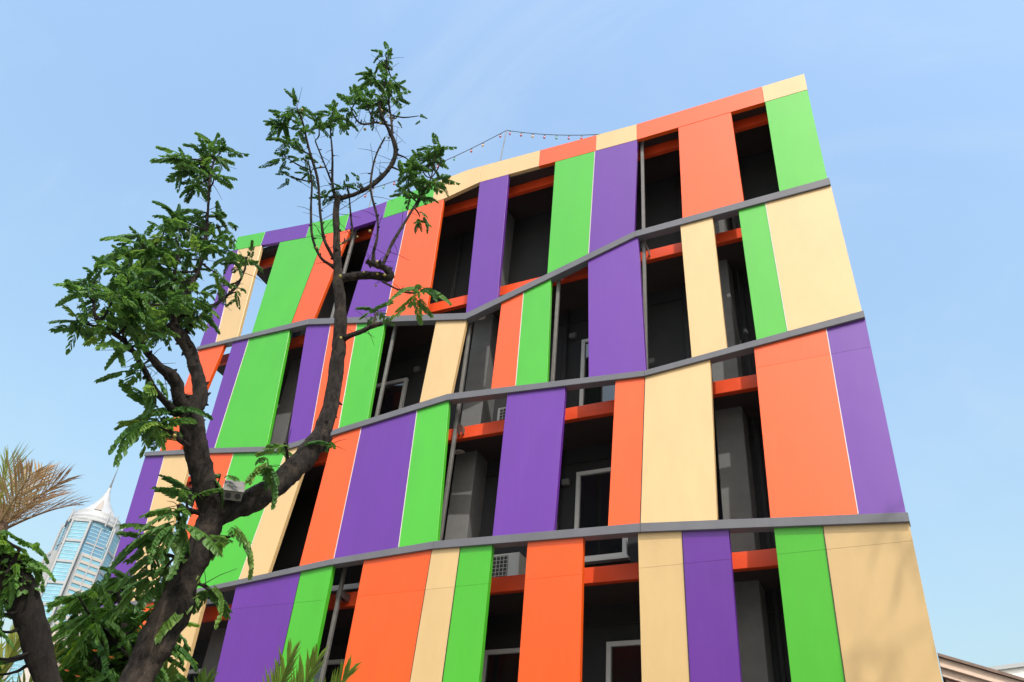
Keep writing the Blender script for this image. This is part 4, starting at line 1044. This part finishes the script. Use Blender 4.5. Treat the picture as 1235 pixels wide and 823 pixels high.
MB().tube(pts, rad, 14, wob=.06).build('trunk', BARK2, PM, smooth=True)
MB().lathe([(.06, -.3), (.12, -.2), (.10, .05), (.04, .25)], 10, pc).build('fibre_sheath', rough_mat('palm_fibre', (0.09, 0.055, 0.035), .95, .4, 20, .6), PM, smooth=True)
for i, tip in enumerate(PALM_POINTS[1:]):
    v = Vector(tip)-pc; ln = v.length*1.05
    d = (v + Vector((0, 0, v.length*.22))).normalized()
    frond_mb(pc, d, ln, .22, 30, .36, .010, 300+i, 18, .15).build('frond', DRY if i != 3 else GOLD, PM)
for i in range(6):
    a = R_(175+i*24+rnd.uniform(-8, 8)); frond_mb(pc, (math.cos(a), math.sin(a), .5), 1.1, .35, 40, .35, .014, 330+i, 20, .3).build('frond', GOLD if i % 2 else DRY, PM)
def bush_palm(name, base, label, fr, mat, seed, h0=.25, group=None):
    t = empty(name, base); tag(t, label, 'palm', group)
    b = Vector(base)
    MB().lathe([(.10, 0), (.08, h0*.6), (.05, h0)], 10, b).build('stem', rough_mat('palm_stem', (0.10, 0.12, 0.04), .7, .2, 8, .1), t, smooth=True)
    for i, (tip, ln_k, sag) in enumerate(fr):
        s0 = b+Vector((0, 0, h0*.9)); v = Vector(tip)-s0
        ln = v.length*ln_k; d = v/ln + Vector((0, 0, sag))
        frond_mb(s0, d, ln, sag, 58, .30, .017, seed+i, 40, .2, True).build('frond', mat, t)
    return t
bush_palm('bush_palm', (-3.95, 4.35, 0.16), 'yellow-green palm whose frond tips rise in front of the low purple and green panels', [
    ((-3.08, 4.15, 2.99), 1.0, .42), ((-3.42, 4.02, 3.06), 1.0, .30), ((-3.25, 4.05, 3.03), 1.0, .36), ((-3.62, 3.9, 2.70), 1.0, .3), ((-4.6, 4.6, 2.6), 1.0, .3), ((-3.9, 5.1, 2.5), 1.0, .3), ((-4.2, 3.6, 2.4), 1.0, .3)], PGR, 500, 1.3)
bush_palm('feather_palm', (-4.75, 4.55, 0.16), 'thin-leaved palm frond arching in front of the lowest beige panel beside the trunk', [
    ((-4.22, 4.22, 3.02), 1.05, .35), ((-4.45, 4.1, 3.05), 1.05, .3), ((-5.2, 4.9, 2.7), 1.0, .3), ((-4.9, 5.2, 2.6), 1.0, .3)], PGR, 540, 1.3)
bush_palm('golden_palm', (-5.3, 3.45, 0.16), 'yellow-green palm behind the leaning trunk in the lower left corner', [
    ((-4.9, 3.35, 3.15), 1.03, .22), ((-4.75, 3.5, 2.95), 1.05, .3), ((-5.35, 3.1, 3.1), 1.0, .2), ((-5.05, 3.0, 2.9), 1.03, .3), ((-5.6, 3.7, 3.1), 1.0, .3), ((-4.7, 3.1, 2.75), 1.0, .35)], GOLD, 580, 1.2)

# ------------------------------------------------------------------ tall thin tree beside the photographer (its crown dapples the lowest right panel)
ST = empty('street_tree', (4.4, 4.9, 0)); tag(ST, 'tall slender street tree beside the viewer, its thin crown dappling the lowest right panel', 'tree')
stn = [(4.4, 4.9, 0, .16), (4.3, 4.8, 4, .13), (4.2, 4.6, 8, .10), (4.3, 4.0, 12.5, .07), (4.4, 3.6, 16.5, .03)]
pts, rad = spline(stn, 6); stc = [(pts, rad)]
MB().tube(pts, rad, 12, wob=.12).build('trunk', BARK2, ST, smooth=True)
rs = []; tw = MB(); aims = []
for i in range(11):
    tu, tz, td = rnd.uniform(-1.0, .6), rnd.uniform(4.4, 6.4), rnd.uniform(12.5, 15.0)
    p = Vector((tu, 11.0, tz)) + sun_dir*td
    rs.append((p.x, p.y, p.z, 5, 1.3)); aims.append(twig_to(tw, stc, p, rnd))
for i in range(10):
    a = rnd.uniform(0, 6.28); p = Vector((4.4+1.3*math.cos(a), 4.2+1.0*math.sin(a), rnd.uniform(13.5, 16.6)))
    if p.x > 4.2: rs.append((p.x, p.y, p.z, 5, 1.3)); aims.append(twig_to(tw, stc, p, rnd))
o = tw.build('fine_twigs', BARK2, ST); o['kind'] = 'stuff'
place_sprays(ST, rs, SPRAYS, 120, rnd, 1.5, aims)
